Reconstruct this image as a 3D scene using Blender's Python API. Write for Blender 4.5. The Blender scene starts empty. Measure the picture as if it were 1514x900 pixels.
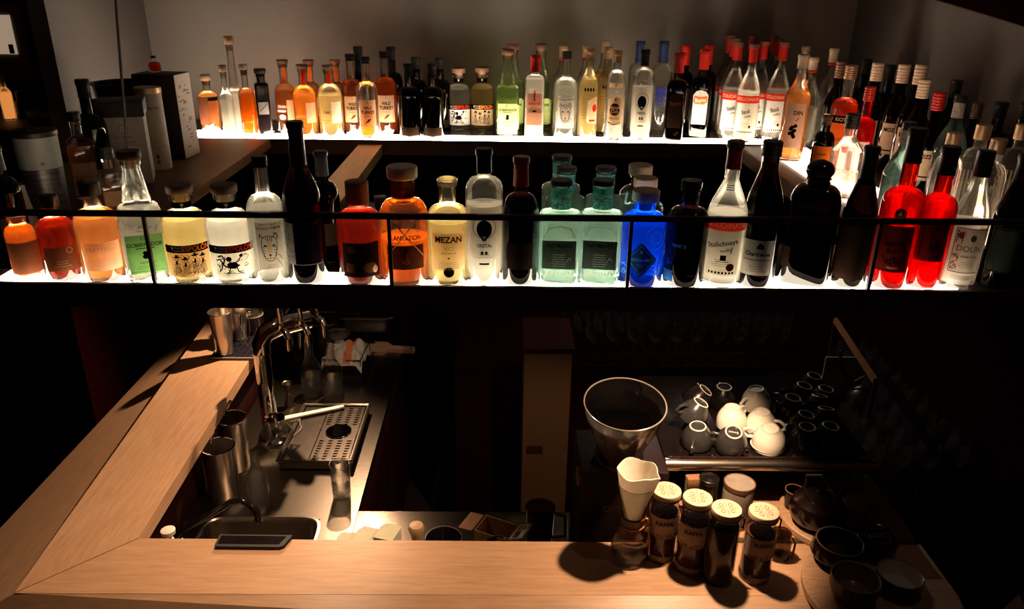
import bpy, bmesh, math, random
from mathutils import Vector, Matrix
from bpy_extras.object_utils import world_to_camera_view
R = math.radians
scn = bpy.context.scene
COL = scn.collection
# ------------------------------------------------------------------ camera, world, lights, exposure
W, H, F = 1514, 900, 1150.0
CAMZ = 2.45
cam_d = bpy.data.cameras.new('camera'); cam = bpy.data.objects.new('camera', cam_d); COL.objects.link(cam)
cam_d.sensor_fit = 'HORIZONTAL'; cam_d.sensor_width = 36.0; cam_d.lens = F / W * 36.0
cam_d.clip_start = 0.02; cam_d.clip_end = 60
cam.matrix_world = Matrix.Translation((0, 0, CAMZ)) @ Matrix.Rotation(R(-0.8), 4, 'Z') @ Matrix.Rotation(R(90 - 22.7), 4, 'X') @ Matrix.Rotation(R(0.8), 4, 'Z')
scn.camera = cam
CM = cam.matrix_world.copy(); CI = CM.inverted()
scn.view_settings.view_transform = 'Standard'; scn.view_settings.look = 'None'
scn.view_settings.gamma = 1.0; scn.view_settings.use_curve_mapping = False
scn.view_settings.exposure = 0.0
scn.cycles.max_bounces = 12; scn.cycles.transparent_max_bounces = 32
scn.cycles.transmission_bounces = 8; scn.cycles.diffuse_bounces = 3; scn.cycles.glossy_bounces = 4
scn.cycles.use_denoising = True
scn.cycles.sample_clamp_indirect = 14.0
world = bpy.data.worlds.new('world'); scn.world = world; world.use_nodes = True
world.node_tree.nodes['Background'].inputs[0].default_value = (1.0, 0.28, 0.16, 1)
world.node_tree.nodes['Background'].inputs[1].default_value = 0.010

def lamp(name, loc, target, energy, col, size=0.02, spot=None, blend=0.3):
    d = bpy.data.lights.new(name, 'SPOT' if spot else 'POINT'); d.energy = energy; d.color = col; d.shadow_soft_size = size
    if spot: d.spot_size = R(spot); d.spot_blend = blend
    o = bpy.data.objects.new(name, d); COL.objects.link(o); o.location = loc
    o.rotation_euler = (Vector(target) - Vector(loc)).to_track_quat('-Z', 'Y').to_euler()
    return o
WARM = (1.0, 0.66, 0.40)
lamp('downlight_or_added_beam', (0.50, 1.60, 1.785), (0.33, 1.76, 1.1), 42, WARM, 0.012, 94, 0.45)
lamp('downlight_or_added_beam', (-0.50, 1.70, 1.785), (-0.72, 1.60, 1.1), 27, WARM, 0.02, 112, 0.9)
lamp('downlight_or_added_beam', (-0.62, 2.96, 1.785), (-1.00, 2.20, 1.0), 92, WARM, 0.012, 92, 0.6)
lamp('downlight_or_added_beam', (0.75, 2.95, 1.785), (0.75, 2.80, 0.95), 9, (1.0, 0.88, 0.78), 0.004, 150, 0.5)  # added spot, only there to raise sparkles on the stemmed glasses
lamp('ceiling_spot_beam', (-0.75, 1.9, 3.05), (-0.60, 2.62, 1.85), 34.0, (1.0, 0.72, 0.5), 0.03, 40, 0.8)
lamp('ceiling_spot_beam', (0.9, 1.3, 3.05), (0.75, 1.9, 1.85), 3.0, (1.0, 0.78, 0.6), 0.03, 70, 0.8)

# ------------------------------------------------------------------ pixel <-> place
def proj(x, y, z):
    p = CI @ Vector((x, y, z)); return (W / 2 + F * p.x / -p.z, H / 2 - F * p.y / -p.z)
def ray(px, py):
    return (CM.to_3x3() @ Vector(((px - W / 2) / F, (H / 2 - py) / F, -1))).normalized()
def at_z(px, py, z):
    d = ray(px, py); t = (z - CAMZ) / d.z; return (d.x * t, d.y * t, z)
def at_y(px, py, Y):
    d = ray(px, py); t = Y / d.y; return (d.x * t, Y, CAMZ + d.z * t)
def x_at(px, Y, z):
    a, b = proj(0, Y, z)[0], proj(1, Y, z)[0]; x = (px - a) / (b - a)
    a2 = proj(x, Y, z)[0]; return x + (px - a2) / (b - a)
def z_at(py, X, Y):
    lo, hi = -1.0, 5.0
    for _ in range(40):
        m = (lo + hi) / 2
        if proj(X, Y, m)[1] > py: lo = m
        else: hi = m
    return lo

# ------------------------------------------------------------------ materials
MATS = {}
def nm(name):
    m = bpy.data.materials.new(name); m.use_nodes = True; nt = m.node_tree
    for n in list(nt.nodes): nt.nodes.remove(n)
    out = nt.nodes.new('ShaderNodeOutputMaterial'); return m, nt, out
def c4(c): return (c[0], c[1], c[2], 1)
def noise_col(nt, col, scale, amt, stretch=(1, 1, 1), detail=4):
    tc = nt.nodes.new('ShaderNodeTexCoord'); mp = nt.nodes.new('ShaderNodeMapping'); mp.inputs['Scale'].default_value = stretch
    nz = nt.nodes.new('ShaderNodeTexNoise'); nz.inputs['Scale'].default_value = scale; nz.inputs['Detail'].default_value = detail
    rp = nt.nodes.new('ShaderNodeValToRGB')
    rp.color_ramp.elements[0].position = .3; rp.color_ramp.elements[1].position = .7
    rp.color_ramp.elements[0].color = c4([v * (1 - amt) for v in col]); rp.color_ramp.elements[1].color = c4([min(1, v * (1 + amt)) for v in col])
    nt.links.new(tc.outputs['Object'], mp.inputs[0]); nt.links.new(mp.outputs[0], nz.inputs['Vector']); nt.links.new(nz.outputs['Fac'], rp.inputs[0])
    return rp.outputs[0], nz.outputs['Fac']
def mat(name, col, rough=.5, metal=0.0, scale=40, amt=.08, stretch=(1, 1, 1), bump=0, spec=None, coat=0):
    m, nt, out = nm(name); b = nt.nodes.new('ShaderNodeBsdfPrincipled')
    c, f = noise_col(nt, col, scale, amt, stretch)
    nt.links.new(c, b.inputs['Base Color']); b.inputs['Roughness'].default_value = rough; b.inputs['Metallic'].default_value = metal
    if spec is not None: b.inputs['Specular IOR Level'].default_value = spec
    if coat: b.inputs['Coat Weight'].default_value = coat; b.inputs['Coat Roughness'].default_value = .08
    if bump:
        bp = nt.nodes.new('ShaderNodeBump'); bp.inputs['Strength'].default_value = bump; bp.inputs['Distance'].default_value = .002
        nt.links.new(f, bp.inputs['Height']); nt.links.new(bp.outputs[0], b.inputs['Normal'])
    nt.links.new(b.outputs[0], out.inputs[0]); MATS[name] = m; return m
def paper(name, col, thru=.5, scale=60, amt=.06, ramp=None):
    """printed paper or film that lets some light through"""
    m, nt, out = nm(name); c, f = noise_col(nt, col, scale, amt)
    d = nt.nodes.new('ShaderNodeBsdfDiffuse'); t = nt.nodes.new('ShaderNodeBsdfTranslucent'); mx = nt.nodes.new('ShaderNodeMixShader')
    mx.inputs[0].default_value = thru
    nt.links.new(c, d.inputs[0]); nt.links.new(c, t.inputs[0]); nt.links.new(d.outputs[0], mx.inputs[1]); nt.links.new(t.outputs[0], mx.inputs[2])
    nt.links.new(mx.outputs[0], out.inputs[0]); MATS[name] = m; return m
def glassy(name, tint, milk=.15, milkcol=None, refr=.5, rough=.0, ior=1.45, thin=False):
    m, nt, out = nm(name); milkcol = milkcol or tint
    fr = nt.nodes.new('ShaderNodeFresnel'); fr.inputs[0].default_value = ior
    if thin:      # a thin wall has no inner total reflection: same index seen from both faces
        ge = nt.nodes.new('ShaderNodeNewGeometry'); mi = nt.nodes.new('ShaderNodeMix'); mi.data_type = 'FLOAT'
        mi.inputs[2].default_value = ior; mi.inputs[3].default_value = 1 / ior
        nt.links.new(ge.outputs['Backfacing'], mi.inputs[0]); nt.links.new(mi.outputs[0], fr.inputs[0])
    gl = nt.nodes.new('ShaderNodeBsdfGlossy'); gl.inputs['Roughness'].default_value = .04
    tr = nt.nodes.new('ShaderNodeBsdfTransparent'); tr.inputs[0].default_value = c4(tint)
    tl = nt.nodes.new('ShaderNodeBsdfTranslucent')
    c, f = noise_col(nt, milkcol, 25, .10, (1, 1, .4)); nt.links.new(c, tl.inputs[0])
    m1 = nt.nodes.new('ShaderNodeMixShader'); m1.inputs[0].default_value = milk
    m2 = nt.nodes.new('ShaderNodeMixShader'); m2.inputs[0].default_value = refr
    m3 = nt.nodes.new('ShaderNodeMixShader')
    rf = nt.nodes.new('ShaderNodeBsdfRefraction'); rf.inputs[0].default_value = c4(tint); rf.inputs['IOR'].default_value = ior; rf.inputs['Roughness'].default_value = rough
    L = nt.links.new
    L(tr.outputs[0], m2.inputs[1]); L(rf.outputs[0], m2.inputs[2]); L(m2.outputs[0], m1.inputs[1]); L(tl.outputs[0], m1.inputs[2])
    L(fr.outputs[0], m3.inputs[0]); L(m1.outputs[0], m3.inputs[1]); L(gl.outputs[0], m3.inputs[2]); L(m3.outputs[0], out.inputs[0])
    MATS[name] = m; return m
def emit(name, col, st, scale=3, amt=.04):
    m, nt, out = nm(name); e = nt.nodes.new('ShaderNodeEmission'); c, f = noise_col(nt, col, scale, amt)
    nt.links.new(c, e.inputs[0]); e.inputs[1].default_value = st; nt.links.new(e.outputs[0], out.inputs[0]); MATS[name] = m; return m

def wood(name, c1, c2, rough, stretch, spec=.4):
    m, nt, out = nm(name); b = nt.nodes.new('ShaderNodeBsdfPrincipled')
    tc = nt.nodes.new('ShaderNodeTexCoord'); mp = nt.nodes.new('ShaderNodeMapping'); mp.inputs['Scale'].default_value = stretch
    nz = nt.nodes.new('ShaderNodeTexNoise'); nz.inputs['Scale'].default_value = 9; nz.inputs['Detail'].default_value = 8; nz.inputs['Distortion'].default_value = .6
    rp = nt.nodes.new('ShaderNodeValToRGB'); rp.color_ramp.elements[0].position = .33; rp.color_ramp.elements[1].position = .68
    rp.color_ramp.elements[0].color = c4(c1); rp.color_ramp.elements[1].color = c4(c2)
    L = nt.links.new
    L(tc.outputs['Object'], mp.inputs[0]); L(mp.outputs[0], nz.inputs['Vector']); L(nz.outputs['Fac'], rp.inputs[0]); L(rp.outputs[0], b.inputs['Base Color'])
    b.inputs['Roughness'].default_value = rough; b.inputs['Specular IOR Level'].default_value = spec
    L(b.outputs[0], out.inputs[0]); MATS[name] = m; return m

M = MATS
wood('oak_x', (.40, .225, .125), (.50, .295, .17), .42, (1.2, 14, 14))
wood('oak_y', (.40, .225, .125), (.50, .295, .17), .42, (14, 1.2, 14))
wood('board_wood', (.36, .20, .11), (.50, .30, .17), .5, (3, 22, 22))
wood('dark_wood', (.035, .012, .006), (.06, .02, .010), .5, (1.5, 12, 12))
wood('brown_wood', (.16, .075, .035), (.22, .11, .055), .5, (14, 1.5, 14))
mat('black_metal', (.018, .004, .003), .45, 0.0, amt=.2)
mat('black_gloss', (.008, .005, .005), .12, 0.0, amt=.2)
mat('black_rubber', (.010, .009, .010), .7, amt=.2)
mat('black_cabinet', (.022, .004, .003), .75, amt=.25, scale=8, spec=.08)
mat('dark_floor', (.02, .008, .006), .7, scale=4, amt=.3)
mat('steel', (.22, .185, .15), .33, 1.0, scale=30, amt=.07, stretch=(14, 1, 1), bump=.12)
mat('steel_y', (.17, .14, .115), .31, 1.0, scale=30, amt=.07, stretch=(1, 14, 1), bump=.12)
mat('dull_steel', (.17, .14, .12), .34, 1.0, scale=30, amt=.12, bump=.05)
mat('chrome', (.80, .76, .72), .06, 1.0, amt=.02)
mat('brushed_cup', (.55, .48, .42), .28, 1.0, scale=50, amt=.1, stretch=(6, 6, .5))
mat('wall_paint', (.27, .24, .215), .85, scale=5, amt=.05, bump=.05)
mat('wall_paint_shaded', (.12, .102, .092), .85, scale=5, amt=.05)  # same wall paint, darkened for the walls that get less light
mat('ceiling_paint', (.05, .04, .036), .9)
mat('white_ceramic', (.82, .74, .64), .25, coat=.3, amt=.03)
mat('cream_ceramic', (.60, .54, .45), .3, coat=.3, amt=.03)
mat('grey_ceramic', (.036, .034, .033), .25, coat=.4, amt=.06)
mat('dark_ceramic', (.006, .004, .004), .22, coat=.1, amt=.1)  # near-black copy of the grey cups, shade put into the colour
mat('sage', (.33, .37, .32), .6, amt=.05)
mat('leather', (.06, .012, .006), .5, scale=90, bump=.3)
mat('towel', (.66, .58, .47), .9, scale=120, bump=.4)
mat('towel_orange', (.70, .20, .07), .9, scale=120, bump=.4)
mat('white_plastic', (.75, .72, .66), .4, amt=.03)
mat('plant_green', (.05, .06, .02), .6, amt=.4)
mat('flower', (.22, .17, .15), .8, amt=.3)
mat('coffee', (.03, .010, .004), .8, scale=180, amt=.6, bump=.8)
mat('cork', (.42, .25, .13), .8, scale=90, amt=.2)
mat('wood_cap', (.50, .33, .21), .6, amt=.1)
mat('cap_black', (.010, .008, .008), .35, amt=.1)
mat('cap_grey', (.055, .05, .045), .35, .5, amt=.1)
mat('cap_red', (.45, .015, .008), .35, amt=.1)
mat('cap_gold', (.55, .36, .20), .35, .6, amt=.1)
mat('cap_cream', (.62, .48, .34), .5, amt=.06)
mat('cap_brown', (.14, .06, .03), .5, amt=.1)
mat('cap_navy', (.012, .022, .07), .35, amt=.1)
mat('twine', (.50, .28, .13), .9, amt=.2)
mat('leather_tie', (.42, .14, .05), .7, amt=.15)
mat('napkin', (.46, .43, .30), .9, amt=.05)
mat('cardboard', (.28, .13, .06), .8, amt=.1)
mat('carton_white', (.50, .44, .37), .8, amt=.05)
mat('carton_dark', (.028, .012, .009), .6, amt=.1)
paper('p_white', (.90, .86, .76), .55)
paper('p_cream', (.80, .62, .42), .5)
paper('p_tan', (.62, .42, .24), .5)
paper('p_grey', (.52, .47, .40), .5)
paper('p_green', (.16, .34, .10), .5)
paper('p_lime', (.55, .66, .24), .5)
paper('p_ink', (.005, .003, .003), .12)
paper('p_brown', (.11, .035, .015), .12)
paper('p_red', (.72, .035, .015), .5)
paper('p_orange', (.95, .22, .03), .5)
paper('p_pink', (.86, .42, .30), .55)
paper('p_slate', (.045, .06, .048), .12)
paper('p_teal', (.10, .40, .34), .5)
paper('p_blue', (.01, .05, .16), .12)
paper('p_lightblue', (.10, .45, .75), .5)
paper('p_dkred', (.07, .007, .004), .12)
paper('p_gold', (.60, .38, .12), .4)
paper('p_navyprint', (.02, .02, .09), .12)
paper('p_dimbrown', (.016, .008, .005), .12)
glassy('g_clear', (.93, .92, .88), .05, (.9, .88, .8), .45)
glassy('g_frost', (.95, .93, .86), .30, (.95, .92, .84), .4)
glassy('g_green', (.62, .80, .66), .08, (.6, .8, .65), .7)
glassy('g_aqua', (.72, .93, .86), .12, (.65, .92, .84), .35)
glassy('g_blue', (.03, .20, .85), .35, (.01, .18, 1.0), .3)
glassy('g_amber', (.85, .42, .14), .12, (.9, .42, .12), .5)
glassy('g_dark', (.035, .015, .010), .02, (.05, .01, .005), .3)
glassy('g_red', (.90, .10, .04), .10, (.9, .05, .02), .45)
glassy('g_bluegrey', (.45, .62, .60), .12, (.5, .7, .7), .4)
glassy('l_clear', (.97, .96, .92), .24, (.95, .92, .84), .2, ior=1.2)
glassy('l_white', (.97, .95, .90), .72, (1.0, .96, .88), .1, ior=1.2)
glassy('l_yellow', (.97, .84, .55), .42, (1.0, .84, .50), .15, ior=1.2)
glassy('l_amber', (.93, .52, .16), .40, (.98, .50, .13), .15, ior=1.2)
glassy('l_whisky', (.90, .36, .06), .36, (.98, .36, .05), .2, ior=1.2)
glassy('l_orange', (.93, .55, .26), .36, (.96, .54, .24), .15, ior=1.2)
glassy('l_rust', (.60, .10, .02), .25, (.66, .09, .02), .2, ior=1.2)
glassy('l_red', (.95, .03, .01), .32, (1.0, .03, .01), .15, ior=1.2)
glassy('l_redorange', (.94, .20, .03), .28, (1.0, .18, .02), .15, ior=1.2)
glassy('l_green', (.74, .84, .55), .34, (.70, .84, .52), .15, ior=1.2)
glassy('l_dark', (.10, .02, .01), .10, (.12, .02, .01), .1, ior=1.1)
glassy('l_water', (.96, .96, .94), .03, (.9, .9, .9), .5, ior=1.33, thin=True)
glassy('thin_glass', (.93, .92, .90), .012, (.8, .8, .8), .0, thin=True, ior=1.6)
glassy('smoke_glass', (.35, .28, .25), .01, (.3, .3, .3), .0, thin=True)
mat('board_top', (.10, .08, .07), .25, amt=.05)
mat('unlit_black', (.010, .0012, .0010), .9, spec=0)  # sheenless near-black, darkness put into the colour of unlit depths
mat('rim_glint', (.13, .11, .10), .15, amt=.05, coat=.5)  # pale colour stands in for the highlight along the glass rim
mat('steel_dim', (.085, .07, .056), .2, 1.0, scale=30, amt=.07, stretch=(1, 14, 1), bump=.12)  # same steel, darkened to hold down the lamp reflection on the front strip
mat('mat_rib', (.012, .010, .022), .5, amt=.2)
mat('mat_edge', (.30, .26, .24), .5)
mat('ring_dim', (.40, .35, .30), .4)  # white foot ring with the shade put into its colour
mat('panel_grey', (.20, .18, .17), .7)
mat('steel_bar', (.50, .43, .36), .3, 1.0, scale=20, amt=.15, stretch=(12, 1, 1))
mat('copper_dim', (.16, .04, .015), .5)
mat('black_cabinet2', (.012, .004, .003), .55, spec=.2)
mat('carton_dim', (.26, .21, .17), .85, scale=30, amt=.2)
mat('print_brown', (.22, .09, .04), .8)
mat('lid_wood', (.52, .37, .25), .6, scale=30, amt=.05, stretch=(1, 8, 1))
mat('jar_label', (.48, .37, .28), .8, amt=.06)
mat('beans', (.085, .016, .008), .7, scale=160, amt=.5, bump=.8)
mat('sediment', (.22, .16, .10), .8, scale=120, amt=.3)
mat('collar_wood', (.10, .035, .015), .45)
mat('leather_dark', (.07, .03, .015), .6)
mat('dark_glaze', (.010, .004, .003), .2, coat=.1, amt=.2)
mat('brown_glaze', (.22, .10, .05), .3, coat=.3)
mat('grey_glaze', (.55, .48, .41), .3, coat=.2)
mat('rim_glaze', (.16, .12, .09), .35)
mat('ribbed', (.045, .026, .018), .5, scale=30, amt=.8, stretch=(6, 6, .4), bump=.6)
mat('brushed_dark', (.10, .085, .075), .35, .6, scale=40, amt=.6, stretch=(.6, .6, 5))
mat('frame_beige', (.30, .23, .17), .8)
mat('cream_dim', (.25, .17, .12), .7)
paper('filter_paper', (.86, .80, .70), .35)
glassy('g_clearer', (.92, .92, .90), .004, (.8, .8, .8), .38, thin=True)
glassy('g_hopper', (.88, .84, .80), .02, (.8, .8, .8), .0, thin=True, ior=1.6)
glassy('g_flask', (.88, .86, .84), .01, (.8, .8, .8), .35, thin=True)
glassy('g_jar', (.78, .70, .64), .0, (.8, .8, .8), .0, thin=True)
glassy('cream_glass', (.85, .82, .75), .25, (.8, .76, .68), .1)
emit('light_panel', (1.0, .84, .64), 30.0)
emit('light_panel2', (1.0, .80, .62), 50.0)
emit('light_panel3', (1.0, .66, .46), 8.0)
wood('strip_wood', (.16, .06, .02), (.22, .085, .03), .6, (14, 1.5, 14))
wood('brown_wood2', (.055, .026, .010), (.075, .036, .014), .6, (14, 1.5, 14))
emit('picture_glow', (1.0, .72, .5), .32)
emit('candle_glow', (1.0, .35, .08), .8)

# ------------------------------------------------------------------ mesh building
class MB:
    def __init__(s): s.v = []; s.f = []; s.sm = []
    def add(s, vs, fs, smooth=True):
        n = len(s.v); s.v += [tuple(p) for p in vs]; s.f += [tuple(i + n for i in q) for q in fs]; s.sm += [smooth] * len(fs); return s
    def rings(s, rings, cap0=True, cap1=True, closed=False):
        k = len(rings[0]); vs = [p for r in rings for p in r]; fs = []
        m = len(rings)
        for i in range(m if closed else m - 1):
            a = i * k; b = ((i + 1) % m) * k
            for j in range(k): fs.append((a + j, a + (j + 1) % k, b + (j + 1) % k, b + j))
        if not closed:
            if cap0: fs.append(tuple(range(k - 1, -1, -1)))
            if cap1: fs.append(tuple((m - 1) * k + j for j in range(k)))
        return s.add(vs, fs)
    def lathe(s, prof, seg=32, c=(0, 0, 0), n=2, asp=1, cap0=True, cap1=True, M_=None, closed=False):
        rs = []
        for e in prof:
            z, r = e[0], max(e[1], 1e-5); nn = e[2] if len(e) > 2 else n; aa = e[3] if len(e) > 3 else asp
            rg = []
            for j in range(seg):
                t = 2 * math.pi * j / seg - math.pi / 2; x, y = sect(t + math.pi / 2, nn)
                p = Vector((c[0] + r * x, c[1] + r * aa * y, c[2] + z))
                rg.append(M_ @ p if M_ else p)
            rs.append(rg)
        return s.rings(rs, cap0, cap1, closed)
    def box(s, a, b, bev=0.0, M_=None):
        x0, y0, z0 = a; x1, y1, z1 = b
        if bev <= 0:
            P = [(x0, y0, z0), (x1, y0, z0), (x1, y1, z0), (x0, y1, z0), (x0, y0, z1), (x1, y0, z1), (x1, y1, z1), (x0, y1, z1)]
            Fc = [(3, 2, 1, 0), (4, 5, 6, 7), (0, 1, 5, 4), (1, 2, 6, 5), (2, 3, 7, 6), (3, 0, 4, 7)]
        else:
            bm = bmesh.new(); bmesh.ops.create_cube(bm, size=1)
            for v in bm.verts: v.co = Vector((x0 + (v.co.x + .5) * (x1 - x0), y0 + (v.co.y + .5) * (y1 - y0), z0 + (v.co.z + .5) * (z1 - z0)))
            bmesh.ops.bevel(bm, geom=bm.edges[:], offset=bev, segments=2, affect='EDGES', profile=.5)
            bm.verts.index_update(); P = [v.co.copy() for v in bm.verts]; Fc = [tuple(v.index for v in f.verts) for f in bm.faces]; bm.free()
        if M_: P = [M_ @ Vector(p) for p in P]
        return s.add(P, Fc, bev > 0)
    def prism(s, pts, z0, z1):
        k = len(pts); vs = [(x, y, z0) for x, y in pts] + [(x, y, z1) for x, y in pts]
        return s.add(vs, [tuple(range(k - 1, -1, -1)), tuple(range(k, 2 * k))] + [(i, (i + 1) % k, k + (i + 1) % k, k + i) for i in range(k)], False)
    def tube(s, pts, r, seg=10, closed=False, caps=True):
        pts = [Vector(p) for p in pts]; m = len(pts); rs = []; rr = r if isinstance(r, (list, tuple)) else [r] * m
        prev = None
        for i, p in enumerate(pts):
            if closed: t = pts[(i + 1) % m] - pts[i - 1]
            else: t = pts[min(i + 1, m - 1)] - pts[max(i - 1, 0)]
            t.normalize()
            if prev is None:
                up = Vector((0, 0, 1)) if abs(t.z) < .9 else Vector((1, 0, 0)); a = t.cross(up).normalized()
            else: a = (prev - t * prev.dot(t)).normalized()
            b = t.cross(a); prev = a
            rs.append([p + (a * math.cos(2 * math.pi * j / seg) + b * math.sin(2 * math.pi * j / seg)) * rr[i] for j in range(seg)])
        return s.rings(rs, caps, caps, closed)
    def build(s, name, m, parent=None, ang=35, loc=None, smooth=True):
        me = bpy.data.meshes.new(name); me.from_pydata([tuple(p) for p in s.v], [], s.f); me.update()
        bm = bmesh.new(); bm.from_mesh(me); bmesh.ops.recalc_face_normals(bm, faces=bm.faces); bm.to_mesh(me); bm.free()
        if smooth:
            for p in me.polygons: p.use_smooth = True
            try: me.set_sharp_from_angle(angle=R(ang))
            except Exception: pass
        me.materials.append(M[m] if isinstance(m, str) else m)
        o = bpy.data.objects.new(name, me); COL.objects.link(o)
        if parent: o.parent = parent
        if loc: o.location = loc
        return o

_sc = {}
def sect(t, n):
    c, s_ = math.sin(t), -math.cos(t)      # t=0 is the front, -Y
    if n == 2: return c, s_
    e = 2.0 / n
    return math.copysign(abs(c) ** e, c), math.copysign(abs(s_) ** e, s_)
def scurve(z0, r0, z1, r1, k='s', m=9, n0=2, n1=2, a0=1, a1=1):
    out = []
    for i in range(1, m + 1):
        t = i / m
        if k == 's': f = (1 - math.cos(math.pi * t)) / 2
        elif k == 'round': f = 1 - math.sqrt(max(0, 1 - t * t))
        elif k == 'in': f = math.sin(math.pi / 2 * t)
        elif k == 'bell': f = (t ** 1.7) * .65 + .35 * (1 - math.cos(math.pi * t)) / 2
        else: f = t
        z = z0 + (z1 - z0) * t
        out.append((z, r0 + (r1 - r0) * f, n0 + (n1 - n0) * f, a0 + (a1 - a0) * f))
    return out
class Surf:
    """the outside of a lathed body: (u, v) = distance round from the front, height"""
    def __init__(s, prof): s.p = [tuple(e) + (2, 1)[len(e) - 2:] if len(e) < 4 else tuple(e) for e in prof]; s.tab = {}
    def at(s, z):
        p = s.p
        if z <= p[0][0]: return p[0][1:]
        for a, b in zip(p, p[1:]):
            if a[0] <= z <= b[0]:
                t = (z - a[0]) / max(b[0] - a[0], 1e-9); return tuple(a[i] + (b[i] - a[i]) * t for i in (1, 2, 3))
        return p[-1][1:]
    def pt(s, u, v, off=.0006):
        r, n, a = s.at(v); key = (round(n, 2), round(a, 2))
        if n == 2 and a == 1:
            t = u / r; x, y = math.sin(t), -math.cos(t); return ((r + off) * x, (r + off) * y, v)
        if key not in s.tab:
            L = [0.0]; P = [sect(0, key[0])]; N = 400
            for i in range(1, N + 1):
                q = sect(math.pi * i / N, key[0]); L.append(L[-1] + math.hypot(q[0] - P[-1][0], (q[1] - P[-1][1]) * key[1])); P.append(q)
            s.tab[key] = (L, P)
        L, P = s.tab[key]; uu = abs(u) / r; i = 1
        lo, hi = 0, len(L) - 1
        while hi - lo > 1:
            mid = (lo + hi) // 2
            if L[mid] < uu: lo = mid
            else: hi = mid
        t = (uu - L[lo]) / max(L[hi] - L[lo], 1e-9); x = P[lo][0] + (P[hi][0] - P[lo][0]) * t; y = P[lo][1] + (P[hi][1] - P[lo][1]) * t
        dx, dy = P[hi][0] - P[lo][0], (P[hi][1] - P[lo][1]) * key[1]; l = math.hypot(dx, dy) or 1
        nx, ny = -dy / l * -1, dx / l * -1
        sg = 1 if u >= 0 else -1
        return (sg * (r * x + off * abs(nx)), r * y * key[1] + off * ny, v)

_txt = {}
def text2d(s, bold=.0):
    key = (s, bold)
    if key not in _txt:
        cu = bpy.data.curves.new('t', 'FONT'); cu.body = s; cu.size = 1; cu.align_x = 'CENTER'; cu.align_y = 'CENTER'; cu.offset = bold; cu.resolution_u = 3
        o = bpy.data.objects.new('t', cu); COL.objects.link(o); bpy.context.view_layer.update()
        me = bpy.data.meshes.new_from_object(o.evaluated_get(bpy.context.evaluated_depsgraph_get()))
        _txt[key] = ([(v.co.x, v.co.y) for v in me.vertices], [tuple(p.vertices) for p in me.polygons])
        bpy.data.objects.remove(o); bpy.data.curves.remove(cu); bpy.data.meshes.remove(me)
    return _txt[key]
def empty(name, loc=(0, 0, 0), rz=0):
    o = bpy.data.objects.new(name, None); COL.objects.link(o); o.location = loc; o.rotation_euler = (0, 0, rz); o.empty_display_size = .02; return o
def tag(o, label=None, cat=None, group=None, kind=None):
    if label: o['label'] = label
    if cat: o['category'] = cat
    if group: o['group'] = group
    elif 'group' in o and group is not None: del o['group']
    if kind: o['kind'] = kind
    return o
def struct(o): o['kind'] = 'structure'; return o
def kids(o): return [c for c in o.children]
def copy_tree(o, parent=None):
    c = o.copy(); COL.objects.link(c)
    if parent: c.parent = parent
    if 'group' in c: del c['group']
    for ch in kids(o): copy_tree(ch, c)
    return c
# ------------------------------------------------------------------ bottle maker
def add2d(mb, surf, vs, fs, off, step=.004):
    bm = bmesh.new(); bv = [bm.verts.new((x, y, 0)) for x, y in vs]
    for f in fs:
        try: bm.faces.new([bv[i] for i in f])
        except ValueError: pass
    us = [p[0] for p in vs]; u = math.ceil(min(us) / step) * step
    while u < max(us):
        bmesh.ops.bisect_plane(bm, geom=bm.verts[:] + bm.edges[:] + bm.faces[:], plane_co=(u, 0, 0), plane_no=(1, 0, 0)); u += step
    bm.verts.index_update()
    mb.add([surf.pt(v.co.x, v.co.y, off) for v in bm.verts], [tuple(v.index for v in f.verts) for f in bm.faces], False); bm.free()
def shape2d(sh):
    k = sh[0]
    if k == 'r': _, a, b, c, d = sh; return [(a, c), (b, c), (b, d), (a, d)], [(0, 1, 2, 3)]
    if k == 'e':
        _, u, v, ru, rv = sh; return [(u + ru * math.cos(t * math.pi / 12), v + rv * math.sin(t * math.pi / 12)) for t in range(24)], [tuple(range(24))]
    if k == 'p': return list(sh[1]), [tuple(range(len(sh[1])))]
    if k == 'o':
        _, u, v, r, w = sh; vs = []
        for t in range(20):
            a = t * math.pi / 10; vs += [(u + r * math.cos(a), v + r * math.sin(a)), (u + (r - w) * math.cos(a), v + (r - w) * math.sin(a))]
        return vs, [(2 * i, (2 * i + 2) % 40, (2 * i + 3) % 40, 2 * i + 1) for i in range(20)]
    if k == 'l':
        _, pts, w = sh; vs = []; fs = []
        for (x0, y0), (x1, y1) in zip(pts, pts[1:]):
            l = math.hypot(x1 - x0, y1 - y0) or 1; nx, ny = -(y1 - y0) / l * w / 2, (x1 - x0) / l * w / 2; b = len(vs)
            vs += [(x0 + nx, y0 + ny), (x1 + nx, y1 + ny), (x1 - nx, y1 - ny), (x0 - nx, y0 - ny)]; fs.append((b, b + 1, b + 2, b + 3))
        return vs, fs
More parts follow.
